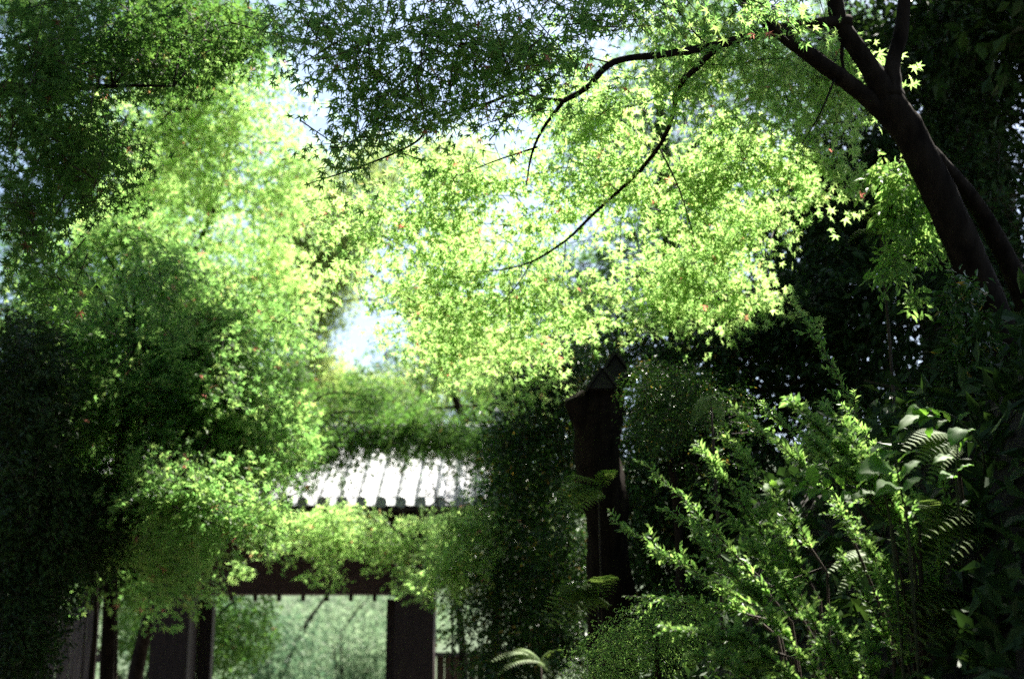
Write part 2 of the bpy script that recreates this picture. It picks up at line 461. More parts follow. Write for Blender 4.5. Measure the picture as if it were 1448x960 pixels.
base = np.array([0, EY, EZ]) - np.array([GX, GY, 0]) * np.array([0, 1, 0])
for i in range(NR + 1):
    xc = RX0 + i * pitch - GX
    for j in range(NS):
        o = link('cover_tile', cover_me, roof)
        p = np.array([xc, 0, 0]) + base + along * (step * j) + nrm * (.012 + .004 * rng.random())
        o.location = p; o.rotation_euler = (sl + rng.normal() * .008, rng.normal() * .02, rng.normal() * .008)
        if i < NR and i % 2 == 0 or (i < NR and j < NS and i % 2 == 1):
            q = link('pan_tile', pan_me, roof)
            q.location = np.array([xc + pitch / 2, 0, 0]) + base + along * (step * j) + nrm * (.002 + .003 * rng.random())
            q.rotation_euler = (sl + .012, rng.normal() * .01, 0)
    o = link('end_tile', end_me, roof); o.location = np.array([xc, 0, 0]) + base + nrm * .02
for k in range(2):
    mb = MB(); mb.box((GX, RY, RZ + .05 + k * .075), (RX1 - RX0 - .05 + .03 * (k % 2), .34 - .035 * k, .055), bev=.01); gpart('ridge_course', mb, 'tile', roof)
for i in range(18):
    mb = MB(); xx = RX0 + (RX1 - RX0) * i / 18
    mb.tube([(xx, RY, RZ + .20), (xx + (RX1 - RX0) / 18 * .97, RY, RZ + .20)], [.088, .083], 10, 0, 1); gpart('ridge_cap_tile', mb, 'tile', roof)
for x in (RX0 + .02, RX1 - .02):
    mb = MB(); mb.box((x, RY - .02, RZ + .20), (.09, .42, .44), bev=.02); mb.tube([(x - .07, RY, RZ + .44), (x + .07, RY, RZ + .44)], .12, 12, 0, 1); gpart('ridge_end_tile', mb, 'tile', roof)

# plank fences beside the gate
fl = thing('plank_fence', 'grey upright plank fence in deep shade left of the gate', 'fence', (-5.4, 16.6, 0))
for i in range(9):
    mb = MB(); mb.box((-6.05 + .155 * i, 16.6 + .01 * rng.normal(), 1.28 + .03 * rng.normal()), (.14, .03, 2.56), bev=.006)
    link('plank', mb.mesh('plank', M['plank'], False, (-5.4, 16.6, 0)), fl)
for z in (.6, 2.0):
    mb = MB(); mb.box((-5.4, 16.66, z), (1.5, .06, .09), bev=.006); link('rail', mb.mesh('rail', M['plank'], False, (-5.4, 16.6, 0)), fl)
fr_ = thing('board_fence', 'low brown board fence against the right gate pillar under the leaves', 'fence', (-.5, GY, 0))
for i in range(10):
    mb = MB(); mb.box((-1.03 + .115 * i, GY + .1, 1.08), (.108, .03, 2.1), bev=.006)
    link('board', mb.mesh('board', M['brown_plank'], False, (-.5, GY, 0)), fr_)
mb = MB(); mb.box((-.5, GY + .1, 2.16), (1.25, .16, .055), bev=.01)
link('top_rail', mb.mesh('top_rail', M['plank'], False, (-.5, GY, 0)), fr_)

# ------------------------------------------------------------------ near maple on the right bank
def px2m(r, d): return r * d / F
nm_base = on_ground(1530, 900, 8.2)
near_maple = thing('maple_tree', 'leaning maple with dark forked trunk and star-shaped leaves filling the top of the view', 'tree', nm_base)
org = nm_base
mb = MB()
tr = [(1530, 905, 8.2, .15), (1478, 660, 8.2, .125), (1412, 470, 8.1, .108), (1345, 310, 8.0, .098), (1290, 195, 8.0, .092), (1255, 138, 8.0, .078)]
tr = np.array(tr); pts = P(tr[:, 0], tr[:, 1], tr[:, 2]); pts[0] = nm_base - np.array([0, 0, .3])
mb.tube(pts, tr[:, 3], 14, .035, 7)
link('trunk', mb.mesh('trunk', M['bark'], True, org), near_maple)
wood_part(near_maple, 'side_trunk', [[(1520, 640, 8.6, .075), (1455, 440, 8.6, .065), (1390, 305, 8.5, .055), (1325, 225, 8.2, .045), (1285, 190, 8.05, .03)]], 'bark', 12, .04, 6)
wood_part(near_maple, 'limb', [[(1295, 205, 8.0, .066), (1230, 142, 8.0, .05), (1165, 92, 7.9, .044), (1105, 48, 7.8, .04), (1050, 0, 7.7, .034), (990, -60, 7.5, .03)]], 'bark', 12, .04, 6)
wood_part(near_maple, 'limb', [[(1262, 150, 8.0, .074), (1228, 92, 8.0, .056), (1192, 40, 8.0, .05), (1180, 0, 8.0, .046), (1174, -70, 8.0, .045)]], 'bark', 12, .04, 6)
wood_part(near_maple, 'limb', [[(1258, 140, 8.0, .08), (1262, 92, 8.05, .045), (1275, 40, 8.1, .04), (1282, -50, 8.2, .03)]], 'bark', 10, .04, 6)
wood_part(near_maple, 'branch', [[(1200, 32, 8.0, .045), (1165, 32, 7.95, .03), (1090, 42, 7.9, .026), (1015, 64, 7.9, .024), (940, 77, 7.8, .02), (868, 88, 7.7, .018), (830, 124, 7.7, .016), (797, 143, 7.7, .014)]], 'bark', 10, .04, 6)
wood_part(near_maple, 'branch', [[(1016, 64, 7.9, .02), (985, 96, 8.2, .018), (959, 124, 8.6, .017), (951, 165, 8.9, .016), (930, 210, 9.1, .015), (890, 256, 9.3, .013), (840, 302, 9.5, .011), (800, 340, 9.6, .009), (752, 370, 9.8, .007), (706, 382, 10, .004), (640, 385, 10, .002)]], 'bark', 10, .04, 6)
wood_part(near_maple, 'branch', [[(798, 142, 7.7, .012), (768, 182, 7.8, .009), (752, 218, 7.9, .007), (744, 262, 8.0, .003)], [(760, 208, 7.9, .006), (700, 228, 8, .004), (650, 248, 8, .002)]], 'bark', 8, .04, 5)
wood_part(near_maple, 'branch', [[(798, 142, 7.7, .011), (762, 139, 7.6, .010), (730, 132, 7.5, .009), (690, 146, 7.4, .008), (618, 166, 7.3, .007), (594, 196, 7.2, .006), (560, 216, 7.1, .005), (498, 240, 7.0, .004), (430, 262, 7.0, .002)],
                                 [(731, 133, 7.5, .006), (704, 108, 7.4, .004), (676, 86, 7.3, .002)]], 'bark', 8, .04, 5)
tw_paths = [[(752, 370, 9.8, .005), (732, 402, 9.8, .005), (690, 450, 9.8, .002)], [(958, 124, 8.6, .006), (905, 148, 8.7, .004), (860, 156, 8.8, .003), (820, 180, 8.8, .002)],
            [(934, 212, 9.1, .007), (962, 272, 9.0, .005), (986, 352, 8.9, .002)], [(1192, 36, 8.0, .012), (1192, 95, 8.0, .009), (1216, 118, 8.0, .004)],
            [(1180, 112, 7.9, .007), (1160, 160, 7.8, .005), (1130, 210, 7.8, .002)], [(720, 405, 9.8, .003), (722, 470, 9.8, .002), (722, 500, 9.8, .0015)], [(800, 340, 9.6, .004), (795, 400, 9.6, .002)],
            [(870, 90, 7.7, .005), (820, 82, 7.6, .004), (770, 95, 7.5, .002)], [(948, 0, 7.7, .003), (985, 50, 7.8, .004), (1010, 66, 7.9, .004)]]
wood_part(near_maple, 'twig', tw_paths[:1], 'bark', 6, .04, 4)
for p in tw_paths[1:]: wood_part(near_maple, 'twig', [p], 'bark', 6, .04, 4)

lit_blobs = [(560, 330, 10.08, 110, 110, .32, 62), (700, 300, 9.88, 130, 120, .32, 84), (845, 250, 9.55, 130, 130, .32, 95), (985, 260, 9.62, 130, 150, .32, 100), (1085, 225, 9.39, 110, 125, .32, 75),
             (720, 425, 10.71, 150, 80, .32, 85), (900, 390, 10.48, 150, 75, .32, 80), (690, 505, 11.23, 105, 50, .32, 44), (1010, 400, 10.54, 85, 60, .32, 38), (610, 440, 10.80, 90, 70, .32, 35),
             (1010, 50, 8.23, 150, 85, .32, 62), (1140, 110, 8.70, 100, 85, .32, 48), (880, 150, 8.89, 130, 70, .32, 50), (470, 330, 10.08, 60, 90, .32, 22), (1075, 330, 10.08, 70, 60, .32, 26), (640, 230, 9.42, 120, 60, .32, 36), (1175, 190, 9.0, 55, 60, .3, 14), (1190, 110, 8.8, 60, 50, .3, 12), (1200, 250, 9.3, 35, 30, .25, 6), (1090, 430, 10.6, 60, 25, .25, 7), (960, 440, 10.8, 80, 20, .25, 9), (780, 545, 11.4, 60, 20, .25, 7)]
p1 = spray_cloud(lit_blobs, .46, 20, .050, droop=.3, tilt=.4, jit=.5, gap=(3.0, -.38), dens=1.25, face=S, skew=1.32)
dark_blobs = [(620, 60, 6.9, 170, 85, .5, 70), (560, 150, 6.9, 95, 70, .5, 42), (470, 50, 6.9, 70, 75, .5, 30), (750, 80, 7.0, 120, 80, .5, 52), (890, 15, 7.1, 140, 40, .5, 36), (500, 210, 6.9, 50, 35, .3, 12),
              (400, 30, 7.2, 50, 40, .4, 8), (700, -40, 6.6, 300, 50, .7, 60), (1060, 10, 7.0, 130, 35, .5, 20), (690, 150, 7, 70, 40, .3, 14)]
p2 = spray_cloud(dark_blobs, .38, 18, .042, droop=.3, tilt=.4, jit=.5, gap=(2.0, -.5, 1.0), dens=1.1)
add_leaves(near_maple, MAPLE5, *p1[:4], M['maple'], singles=190)
add_leaves(near_maple, MAPLE5, *p2[:4], M['maple_mid'], singles=110)  # shaded sprays of the same tree: darker leaf colour deepens their shade
twigs_part(near_maple, (np.vstack([p1[4][0], p2[4][0]]), np.vstack([p1[4][1], p2[4][1]])), .004)

# ------------------------------------------------------------------ other trees, each a trunk, limbs and a crown of sprays
def tree(name, label, cat, stem, blobs, leaf, mat, L, K, size, face=None, skew=0.0, limb_from=None, limb_r=.03, singles=0, group=None, droop=.25, gap=None, bark='bark', lean=None, tilt=.35, jit=.5, twig_r=.005, tw_every=2, out=.5, dens=2.4):
    """stem: (px, py, metres, radius) from the foot upwards"""
    st = np.array(stem, float); pts = P(st[:, 0], st[:, 1], st[:, 2])
    foot = pts[0].copy(); foot[2] = float(bank_z(pts[0][0], pts[0][1])) if pts[0][0] > .1 else (float(hill_z(pts[0][0], pts[0][1])) if pts[0][1] > 38 else 0)
    root = thing(name, label, cat, foot, group)
    if foot[2] < pts[0][2] - .05:
        pts = np.vstack([foot - [0, 0, .1], pts]); rr = np.concatenate([[st[0, 3] * 1.25], st[:, 3]])
    else: rr = st[:, 3]
    mb = MB(); mb.tube(pts, rr, 10, .04, 5)
    link('trunk', mb.mesh('trunk', M[bark], True, foot), root)
    for bl in blobs:
        tgt = P(bl[0], bl[1], bl[2])
        i = min(len(pts) - 1, max(1, int(np.argmin(np.linalg.norm(pts - tgt, axis=1) + np.where(pts[:, 2] > tgt[2] + .2, 3, 0)))))
        a = pts[i]; mid = (a + tgt) / 2 + np.array([0, 0, .12 * np.linalg.norm(tgt - a)]) + rng.normal(size=3) * .05
        mb = MB(); mb.tube([a, mid, tgt, tgt + (tgt - mid) * .5 - np.array([0, 0, .05])], [limb_r, limb_r * .7, limb_r * .4, limb_r * .12], 7, .04, 4)
        link('limb', mb.mesh('limb', M[bark], True, foot), root)
    r = spray_cloud(blobs, L, K, size, droop=droop, gap=gap, lean=lean, tilt=tilt, jit=jit, out=out, dens=dens, face=face, skew=skew)
    add_leaves(root, leaf, *r[:4], M[mat], singles=singles)
    if twig_r: twigs_part(root, r[4], twig_r, every=tw_every)
    return root

# upper left, close to the lens
tree('maple_tree', 'dark overhanging maple at the upper left edge with silhouetted star leaves', 'tree',
     [(-330, 900, 8.6, .16), (-260, 400, 8.6, .14), (-150, 150, 8.5, .10), (-20, 130, 8.4, .05), (160, 122, 8.4, .012), (245, 122, 8.4, .004)],
     [(60, 110, 8.0, 85, 140, .7, 70), (120, 220, 8.0, 85, 100, .6, 52), (40, 300, 7.6, 50, 60, .4, 18), (150, 60, 8.6, 110, 80, .6, 50), (280, 40, 9.2, 130, 55, .6, 55), (330, 70, 9.2, 50, 40, .5, 10), (225, 100, 9, 80, 40, .5, 22), (70, 390, 8.2, 50, 50, .4, 10)],
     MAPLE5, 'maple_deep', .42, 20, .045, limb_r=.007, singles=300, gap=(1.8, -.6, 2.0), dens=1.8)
# bright maple further back on the left
tree('maple_tree', 'sunlit yellow-green maple behind the dark upper left leaves', 'tree',
     [(120, 900, 19, .12), (190, 620, 19, .10), (250, 420, 18.6, .05), (300, 300, 18.4, .03), (330, 200, 18.2, .012)],
     [(230, 170, 16.9, 105, 85, .5, 120), (330, 190, 17.1, 100, 105, .5, 135), (280, 290, 18.2, 125, 85, .5, 130), (385, 320, 18.5, 60, 120, .5, 95), (180, 290, 18.2, 80, 45, .5, 50), (330, 400, 19.3, 95, 70, .5, 95), (410, 230, 17.5, 45, 55, .5, 24), (200, 230, 17.5, 90, 60, .5, 60), (300, 110, 16.3, 110, 50, .5, 55), (400, 430, 19.6, 60, 60, .5, 45)],
     MAPLES, 'maple', .95, 36, .066, limb_r=.025, droop=.3, gap=(1.0, -.45, .5), twig_r=.008, dens=.62, face=unit(S + np.array([0, 0, .4])), skew=1.2, tilt=.22, jit=.4)
# rounded maple mound
tree('maple_tree', 'rounded drooping maple mound with a sunlit rim in front of the gate', 'tree',
     [(150, 970, 13.4, .07), (158, 800, 13.4, .06), (170, 640, 13.2, .045), (190, 500, 13.0, .03)],
     [(110, 420, 13, 95, 85, 1.1, 120), (205, 425, 13, 90, 80, 1.1, 125), (265, 500, 13, 85, 85, 1.1, 120), (315, 580, 13, 75, 85, 1.0, 105), (190, 560, 13.3, 150, 110, 1.2, 190), (80, 560, 13.2, 95, 120, 1.2, 110), (110, 690, 13.4, 100, 80, 1.0, 90), (260, 660, 13, 105, 75, 1.0, 115), (225, 672, 11.5, 34, 6, .25, 9), (262, 690, 11.4, 44, 7, .25, 12), (300, 706, 11.3, 50, 7, .25, 14), (325, 682, 11.6, 34, 5, .2, 7), (285, 735, 11.4, 36, 5, .2, 6), (240, 715, 11.4, 26, 5, .2, 5), (205, 765, 13.2, 110, 55, 1.0, 85), (360, 610, 13, 50, 50, .6, 30), (330, 460, 13.2, 35, 45, .6, 18), (360, 735, 11.5, 50, 10, .3, 12), (255, 820, 13.3, 50, 24, .5, 16), (400, 455, 13.6, 60, 22, .5, 18),
      (75, 352, 13.7, 60, 22, .4, 26), (140, 340, 13.7, 60, 20, .4, 30), (200, 345, 13.7, 50, 20, .4, 28), (250, 380, 13.6, 40, 30, .4, 28), (290, 432, 13.6, 40, 34, .4, 28), (322, 495, 13.5, 34, 36, .4, 26), (350, 560, 13.4, 34, 36, .4, 26), (388, 615, 13.3, 40, 24, .4, 20), (420, 640, 13.3, 30, 10, .3, 8)],
     MAPLES, 'maple_mid', .75, 40, .053, limb_r=.02, droop=.38, gap=(1.3, -.5, 1.0), twig_r=.006, tilt=.2, jit=.4, dens=1.25)
# slender stems that stand beside the mound
for k, (x0, x1, top, d, r, lab) in enumerate([(128, 136, 800, 14.0, .03, 'thinner leaning dark stem close to the grey fence'), (160, 158, 690, 13.7, .035, 'tallest bare dark stem in the shade left of the gate')]):
    st = thing('sapling', lab, 'sapling', (P(x0, 970, d)[0], P(x0, 970, d)[1], 0))
    mb = MB(); a, b = P(x0, 970, d), P(x1, top, d); mb.tube([(a[0], a[1], -.05), a, (a + b) / 2 + [.02, 0, 0], b], [r * 1.2, r, r * .8, r * .4], 8, .04, 5)
    link('stem', mb.mesh('stem', M['bark'], True, st.location), st)
# low spray of maple across the gate
tree('maple_tree', 'young maple spreading low bright sprays across the gate lintel', 'tree',
     [(655, 965, 18.2, .05), (648, 860, 18.0, .045), (625, 805, 17.8, .03), (580, 765, 17.6, .018), (540, 735, 17.5, .008), (515, 720, 17.4, .003)],
     [(470, 738, 17.4, 100, 22, .6, 50), (420, 760, 17.4, 60, 26, .5, 26), (495, 768, 17.4, 70, 22, .5, 24), (560, 768, 17.5, 50, 30, .5, 30), (600, 740, 17.5, 40, 22, .5, 14), (592, 822, 17.4, 40, 28, .4, 20), (445, 805, 17.3, 26, 16, .25, 5), (340, 808, 17.2, 22, 16, .25, 4), (478, 822, 17.3, 16, 8, .2, 2), (640, 780, 17.6, 40, 50, .5, 24), (660, 760, 14.3, 50, 50, .5, 34), (625, 815, 14.4, 45, 40, .4, 24), (650, 738, 14.6, 40, 16, .4, 12)],
     MAPLES, 'maple', .5, 24, .052, limb_r=.012, droop=.3, gap=(1.5, -.5), twig_r=.006, dens=1.3, tilt=.15, jit=.35)
wand = thing('sapling', 'thin bare arching stem crossing the bright roof tiles', 'sapling', (P(640, 900, 17.2)[0], P(640, 900, 17.2)[1], 0))
q = np.array([(640, 960, 17.2, .016), (636, 800, 17.2, .013), (622, 725, 17.1, .010), (604, 655, 17.0, .004)]); pts = P(q[:, 0], q[:, 1], q[:, 2])
mb = MB(); mb.tube(np.vstack([[pts[0][0], pts[0][1], -.05], pts]), np.concatenate([[.02], q[:, 3]]), 7, .03, 5)
link('stem', mb.mesh('stem', M['bark'], True, wand.location), wand)
# dark sprays in front of the roof
tree('maple_tree', 'shaded maple hanging dark leaves over the left half of the tiled roof', 'tree',
     [(190, 965, 22.5, .12), (216, 860, 22.3, .11), (262, 700, 21, .08), (330, 600, 20, .05), (420, 590, 19.4, .02)],
     [(385, 660, 19.2, 60, 36, .5, 26), (450, 640, 19.2, 75, 28, .5, 34), (530, 625, 19.2, 85, 26, .5, 46), (430, 590, 19.6, 90, 40, .7, 55), (620, 630, 19.2, 60, 22, .4, 28), (520, 560, 20, 80, 40, .7, 42), (400, 530, 20, 55, 60, .7, 45), (330, 640, 19.4, 60, 60, .6, 45), (600, 606, 19.2, 100, 16, .4, 36), (500, 600, 19.2, 90, 20, .4, 30), (680, 640, 18.8, 40, 40, .4, 24)],
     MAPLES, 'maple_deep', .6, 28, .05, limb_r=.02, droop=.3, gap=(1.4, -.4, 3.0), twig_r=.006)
# trees beyond the gate roof
tree('broadleaf_tree', 'slender tree with thin leaning trunk rising behind the gate roof', 'tree',
     [(700, 800, 25, .09), (668, 640, 25, .075), (648, 575, 25, .065), (630, 530, 25, .05), (600, 470, 25, .03)],
     [(620, 520, 25, 70, 45, 1.2, 55), (560, 500, 25.5, 50, 50, 1.2, 30), (700, 560, 25, 60, 60, 1.2, 55), (560, 590, 25, 80, 26, 1.0, 30), (650, 440, 25.5, 80, 50, 1.2, 50), (700, 630, 24.5, 50, 50, 1, 45)],
     MAPLES, 'maple_deep', .8, 26, .062, limb_r=.03, gap=(.9, -.3, .4), twig_r=.008)
tree('broadleaf_tree', 'pale overexposed tree behind the sunlit left maple', 'tree',
     [(590, 900, 34, .14), (586, 640, 34, .12), (600, 450, 34, .06), (590, 330, 34, .03)],
     [(450, 290, 33, 60, 70, 1.6, 60), (470, 380, 33, 70, 70, 1.6, 70), (430, 440, 33, 60, 60, 1.4, 55), (540, 410, 33, 50, 55, 1.4, 42), (440, 530, 33, 60, 50, 1.2, 50), (500, 560, 33, 70, 30, 1.2, 24), (590, 400, 33, 70, 80, 1.4, 60), (560, 320, 33, 70, 70, 1.4, 55), (640, 330, 33, 60, 60, 1.4, 45), (500, 350, 33, 50, 60, 1.4, 40), (650, 470, 33, 80, 50, 1.4, 45), (540, 240, 33, 70, 50, 1.4, 35), (640, 240, 33, 80, 60, 1.4, 40), (420, 360, 33, 40, 60, 1.2, 40)],
     MAPLES, 'maple_pale', 1.1, 28, .085, limb_r=.05, gap=(.6, -.45, 1.5), twig_r=.012, dens=3.0, face=S)

# evergreen shrubs to the right of the gate
tree('evergreen_shrub', 'tall glossy evergreen shrub between the gate and the capped stump', 'shrub',
     [(760, 965, 15, .06), (765, 820, 15, .05), (770, 680, 14.8, .04), (780, 560, 14.4, .02)],
     [(775, 540, 14.2, 75, 55, .9, 105), (755, 620, 14.6, 75, 75, .9, 130), (728, 650, 15, 40, 60, .8, 55), (745, 720, 15, 85, 75, .9, 135), (700, 800, 15.2, 80, 70, .9, 120), (770, 830, 14.6, 80, 80, .9, 120), (720, 890, 14.8, 90, 70, .9, 110), (660, 830, 15.6, 40, 70, .7, 55), (830, 520, 14.2, 50, 40, .8, 45), (810, 650, 14.2, 50, 80, .8, 80), (810, 780, 14.0, 50, 80, .8, 80), (800, 900, 13.8, 70, 70, .8, 80), (720, 945, 14.4, 60, 40, .6, 40)],
     OVAL4, 'glossy', .45, 20, .062, limb_r=.02, droop=.15, gap=(1.4, -.45), twig_r=.004, tilt=.6, jit=.7)
tree('evergreen_shrub', 'small dark glossy shrub behind the pointed cap of the stump', 'shrub',
     [(930, 900, 12.5, .05), (925, 700, 12.5, .04), (915, 560, 12.5, .02)],
     [(905, 495, 12.5, 80, 45, .8, 80), (960, 540, 12, 80, 60, .8, 90), (905, 620, 12, 50, 80, .7, 80), (900, 740, 12, 50, 80, .7, 60), (860, 470, 13, 60, 40, .7, 50), (1010, 480, 12, 60, 40, .8, 45)],
     OVAL, 'glossy', .4, 18, .05, limb_r=.015, gap=(1.4, -.4, 2.0), twig_r=.003, tilt=.6, jit=.7)
tree('evergreen_shrub', 'dense black-green shrub filling the lower left edge', 'shrub',
     [(40, 970, 12.2, .06), (45, 800, 12.2, .05), (60, 560, 12.2, .03)],
     [(40, 560, 12, 70, 130, .9, 110), (40, 760, 11.8, 75, 140, .9, 130), (110, 740, 12.6, 70, 90, .8, 80), (20, 900, 11.6, 60, 90, .8, 60), (20, 660, 11.6, 50, 160, .8, 60)],
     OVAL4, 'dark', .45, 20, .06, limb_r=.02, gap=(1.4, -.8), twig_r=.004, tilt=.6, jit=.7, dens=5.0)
tree('small_leaved_shrub', 'fine grey-green small-leaved shrub on the right of the stump', 'shrub',
     [(960, 760, 9.6, .03), (950, 660, 9.4, .025), (930, 570, 9.2, .012)],
     [(925, 555, 9.2, 50, 45, .4, 70), (970, 570, 9.2, 60, 60, .4, 90), (930, 610, 9.0, 45, 40, .35, 40), (1020, 600, 9.2, 60, 60, .4, 60), (985, 660, 9.2, 70, 40, .4, 50)],
     OVAL4, 'glossy', .22, 26, .021, limb_r=.008, gap=(2.5, -.5), twig_r=.002, tilt=.6, jit=.6)
tree('small_leaved_shrub', 'fine dark green low shrub at the foot of the stump', 'shrub',
     [(930, 1010, 7.2, .02), (930, 960, 7.1, .018), (930, 900, 7.0, .01)],
     [(900, 910, 7.0, 80, 50, .35, 70), (960, 880, 7.0, 60, 50, .35, 50), (850, 950, 7.0, 60, 40, .3, 40)],
     OVAL4, 'shrub', .18, 26, .016, limb_r=.006, gap=(3.0, -.5), twig_r=.002, tilt=.6, jit=.6)

# old capped stump
sb = on_ground(868, 960, 10.4)
stump = thing('tree_stump', 'old furrowed stump topped with a small dark pitched cap', 'stump', sb)
mb = MB()
q = np.array([(868, 965, 10.4, .17), (864, 860, 10.4, .16), (856, 740, 10.4, .15), (846, 640, 10.4, .165), (852, 580, 10.4, .18), (860, 545, 10.4, .13)])
pts = P(q[:, 0], q[:, 1], q[:, 2]); pts = np.vstack([sb - [0, 0, .2], pts])
mb.tube(pts, np.concatenate([[.22], q[:, 3]]), 26, .03, 10)
w_ = mb.v[0]; ax_ = np.column_stack([np.interp(w_[:, 2], pts[:, 2], pts[:, 0]), np.interp(w_[:, 2], pts[:, 2], pts[:, 1]), w_[:, 2]])
mb.v[0] = w_ + unit(w_ - ax_ + 1e-6) * (.035 * wob(w_ * np.array([1, 1, .45]), 9.0)[:, None] + .018 * wob(w_ * np.array([1, 1, .2]), 26.0, 1.0)[:, None])
link('trunk', mb.mesh('trunk', M['old_bark'], True, sb), stump)
wood_part(stump, 'sawn_limb', [[(846, 640, 10.38, .13), (828, 590, 10.36, .11), (812, 560, 10.34, .085)]], 'old_bark', 14, .05, 5)
def gable(c, w, h, dep, t=.02):
    for sgn in (-1, 1):
        mb = MB()
        a = np.array([0, 0, h]); b = np.array([sgn * w, 0, 0]); n = unit(np.array([sgn * h, 0, w]))
        V = [a, b, b + n * t, a + n * t]
        V = np.array([v + [0, -dep / 2, 0] for v in V] + [v + [0, dep / 2, 0] for v in V]) + c
        mb.add(V, [[0, 1, 2, 3], [7, 6, 5, 4], [0, 4, 5, 1], [1, 5, 6, 2], [2, 6, 7, 3], [3, 7, 4, 0]])
        link('cap_board', mb.mesh('cap_board', M['cap'], False, sb), stump)
    mb = MB(); V = np.array([(-w * .9, 0, 0), (w * .9, 0, 0), (0, 0, h * .95), (0, 0, h * .95)]); V = np.vstack([V + [0, -dep * .42, 0], V + [0, dep * .42, 0]]) + c
    mb.add(V, [[0, 1, 2, 3], [7, 6, 5, 4], [0, 4, 5, 1]])
    link('cap_gable', mb.mesh('cap_gable', M['cap'], False, sb), stump)
gable(P(869, 543, 10.4), .135, .19, .34)
gable(P(851, 553, 10.25), .10, .145, .25)

# ------------------------------------------------------------------ arching small-leaved shrubs in the patch of sun
def shrub(label, plumes, leaf_len, foot, mat='shrub', singles=240, name='arching_shrub', leaf=OVAL, side_n=10, side_len=.12, pair=.014, spread=.42):
    """plumes: (tip px, py, d, base px, py, d, side shoots, sag)"""
    fb = on_ground(*foot)
    root = thing(name, label, 'shrub', fb)
    stems = []
    for (tx, ty, td, bx, by, bd, ns, sag) in plumes:
        t, b = P(tx, ty, td), P(bx, by, bd)
        mid = (t + b) / 2 + np.array([0, 0, sag])
        s = np.linspace(0, 1, 16)[:, None]
        c = (1 - s) ** 2 * b + 2 * s * (1 - s) * mid + s ** 2 * t
        mb = MB(); mb.tube(np.vstack([fb[None] - [0, 0, .03], c]), np.concatenate([[.007], np.linspace(.005, .0012, 16)]), 5, 0, 1)
        link('stem', mb.mesh('stem', M['twig'], True, fb), root)
        stems.append((c, 1.0))
        d0 = unit(t - b)
        for k in range(ns):
            u = rng.uniform(.12, .98); p = c[int(u * 15)]
            dv = unit(unit(t - p + 1e-3) * .6 + d0 * .5 + rng.normal(size=3) * spread + np.array([0, 0, .15]))
            Ls = side_len * rng.uniform(.5, 1.25) * (1.1 - .5 * u)
            s2 = np.linspace(0, 1, 8)[:, None]
            cc = p + dv * Ls * s2 - np.array([0, 0, 1.0]) * (.12 * Ls * s2 ** 2)
            stems.append((cc, .9))
    pos, T, N, sz = [], [], [], []
    tws_a, tws_b = [], []
    for c, k in stems:
        seg = np.linalg.norm(np.diff(c, axis=0), axis=1); tot = seg.sum(); n = max(4, int(tot / pair))
        acc = np.concatenate([[0], np.cumsum(seg)]); u = (np.arange(n) + .5) / n * tot
        if k == 1.0: u = u[u > tot * .15]
        n = len(u)
        pp = np.stack([np.interp(u, acc, c[:, i]) for i in range(3)], -1)
        tg = unit(np.stack([np.interp(u, acc, np.gradient(c[:, i])) for i in range(3)], -1))
        ph = rng.random() * 6.28
        for sgn in (-1, 1):
            sd = unit(np.cross(tg, np.array([0, 0, 1.0]) + .5 * rng.normal(size=(n, 3))))
            pos.append(pp); T.append(tg * .75 + sd * sgn * .9 + rng.normal(size=(n, 3)) * .2 + np.array([0, 0, .1]))
            N.append(np.array([-.15, -.6, .8]) + rng.normal(size=(n, 3)) * .4)
            sz.append(1.1 * leaf_len * rng.uniform(.6, 1.15, n) * np.clip(1.15 - .6 * (u / tot) ** 4, .4, 1.2))
        tws_a.append(c[0]); tws_b.append(c[-1])
    pos, T, N, sz = map(np.concatenate, (pos, T, N, sz))
    add_leaves(root, leaf, pos, T, N, sz, M[mat], singles=singles)
    twigs_part(root, (np.array(tws_a), np.array(tws_b)), .0016)
    return root

shrub('bright arching shrub whose plume rises highest in the patch of sun', [
    (1112, 562, 5.0, 1290, 760, 5.1, 34, .05), (1140, 585, 5.05, 1280, 740, 5.1, 26, .05), (1165, 575, 5.1, 1300, 740, 5.15, 22, .06), (1120, 600, 4.95, 1260, 740, 5.05, 22, .04), (1200, 620, 5.0, 1290, 760, 5.05, 22, .03),
    (1030, 580, 5.4, 1180, 700, 5.3, 12, .05), (1235, 655, 5.0, 1300, 800, 5.05, 20, .02)], .033, (1310, 960, 5.1))
shrub('sunlit arching shrub with long sprays reaching left across the stump', [
    (985, 625, 5.2, 1150, 870, 5.1, 32, .04), (1012, 604, 5.3, 1170, 810, 5.2, 26, .05), (905, 650, 5.4, 1120, 880, 5.2, 20, .06), (862, 735, 5.3, 1100, 900, 5.2, 22, .05), (975, 758, 5.0, 1120, 900, 5.0, 26, .03),
    (882, 842, 5.2, 1100, 880, 5.1, 16, .03), (1055, 760, 5.0, 1150, 900, 5.0, 26, .02), (1060, 690, 5.1, 1160, 850, 5.05, 24, .03), (920, 780, 5.2, 1100, 880, 5.1, 14, .04), (1000, 700, 5.15, 1140, 860, 5.1, 20, .03)], .030, (1170, 1010, 5.1))
shrub('low leafy shrub with pale tips along the bottom edge of the sun patch', [
    (938, 890, 4.7, 1120, 930, 4.8, 26, .03), (965, 925, 4.7, 1130, 950, 4.8, 18, .02), (1080, 860, 4.8, 1180, 990, 4.8, 26, .02), (1130, 840, 4.8, 1200, 990, 4.8, 24, .02), (1040, 890, 4.7, 1160, 1000, 4.75, 24, .02),
    (1180, 870, 4.8, 1220, 990, 4.8, 20, .01), (1010, 930, 4.6, 1120, 1000, 4.7, 18, .02), (1230, 900, 4.9, 1230, 1000, 4.9, 16, .0)], .029, (1170, 1060, 4.8))
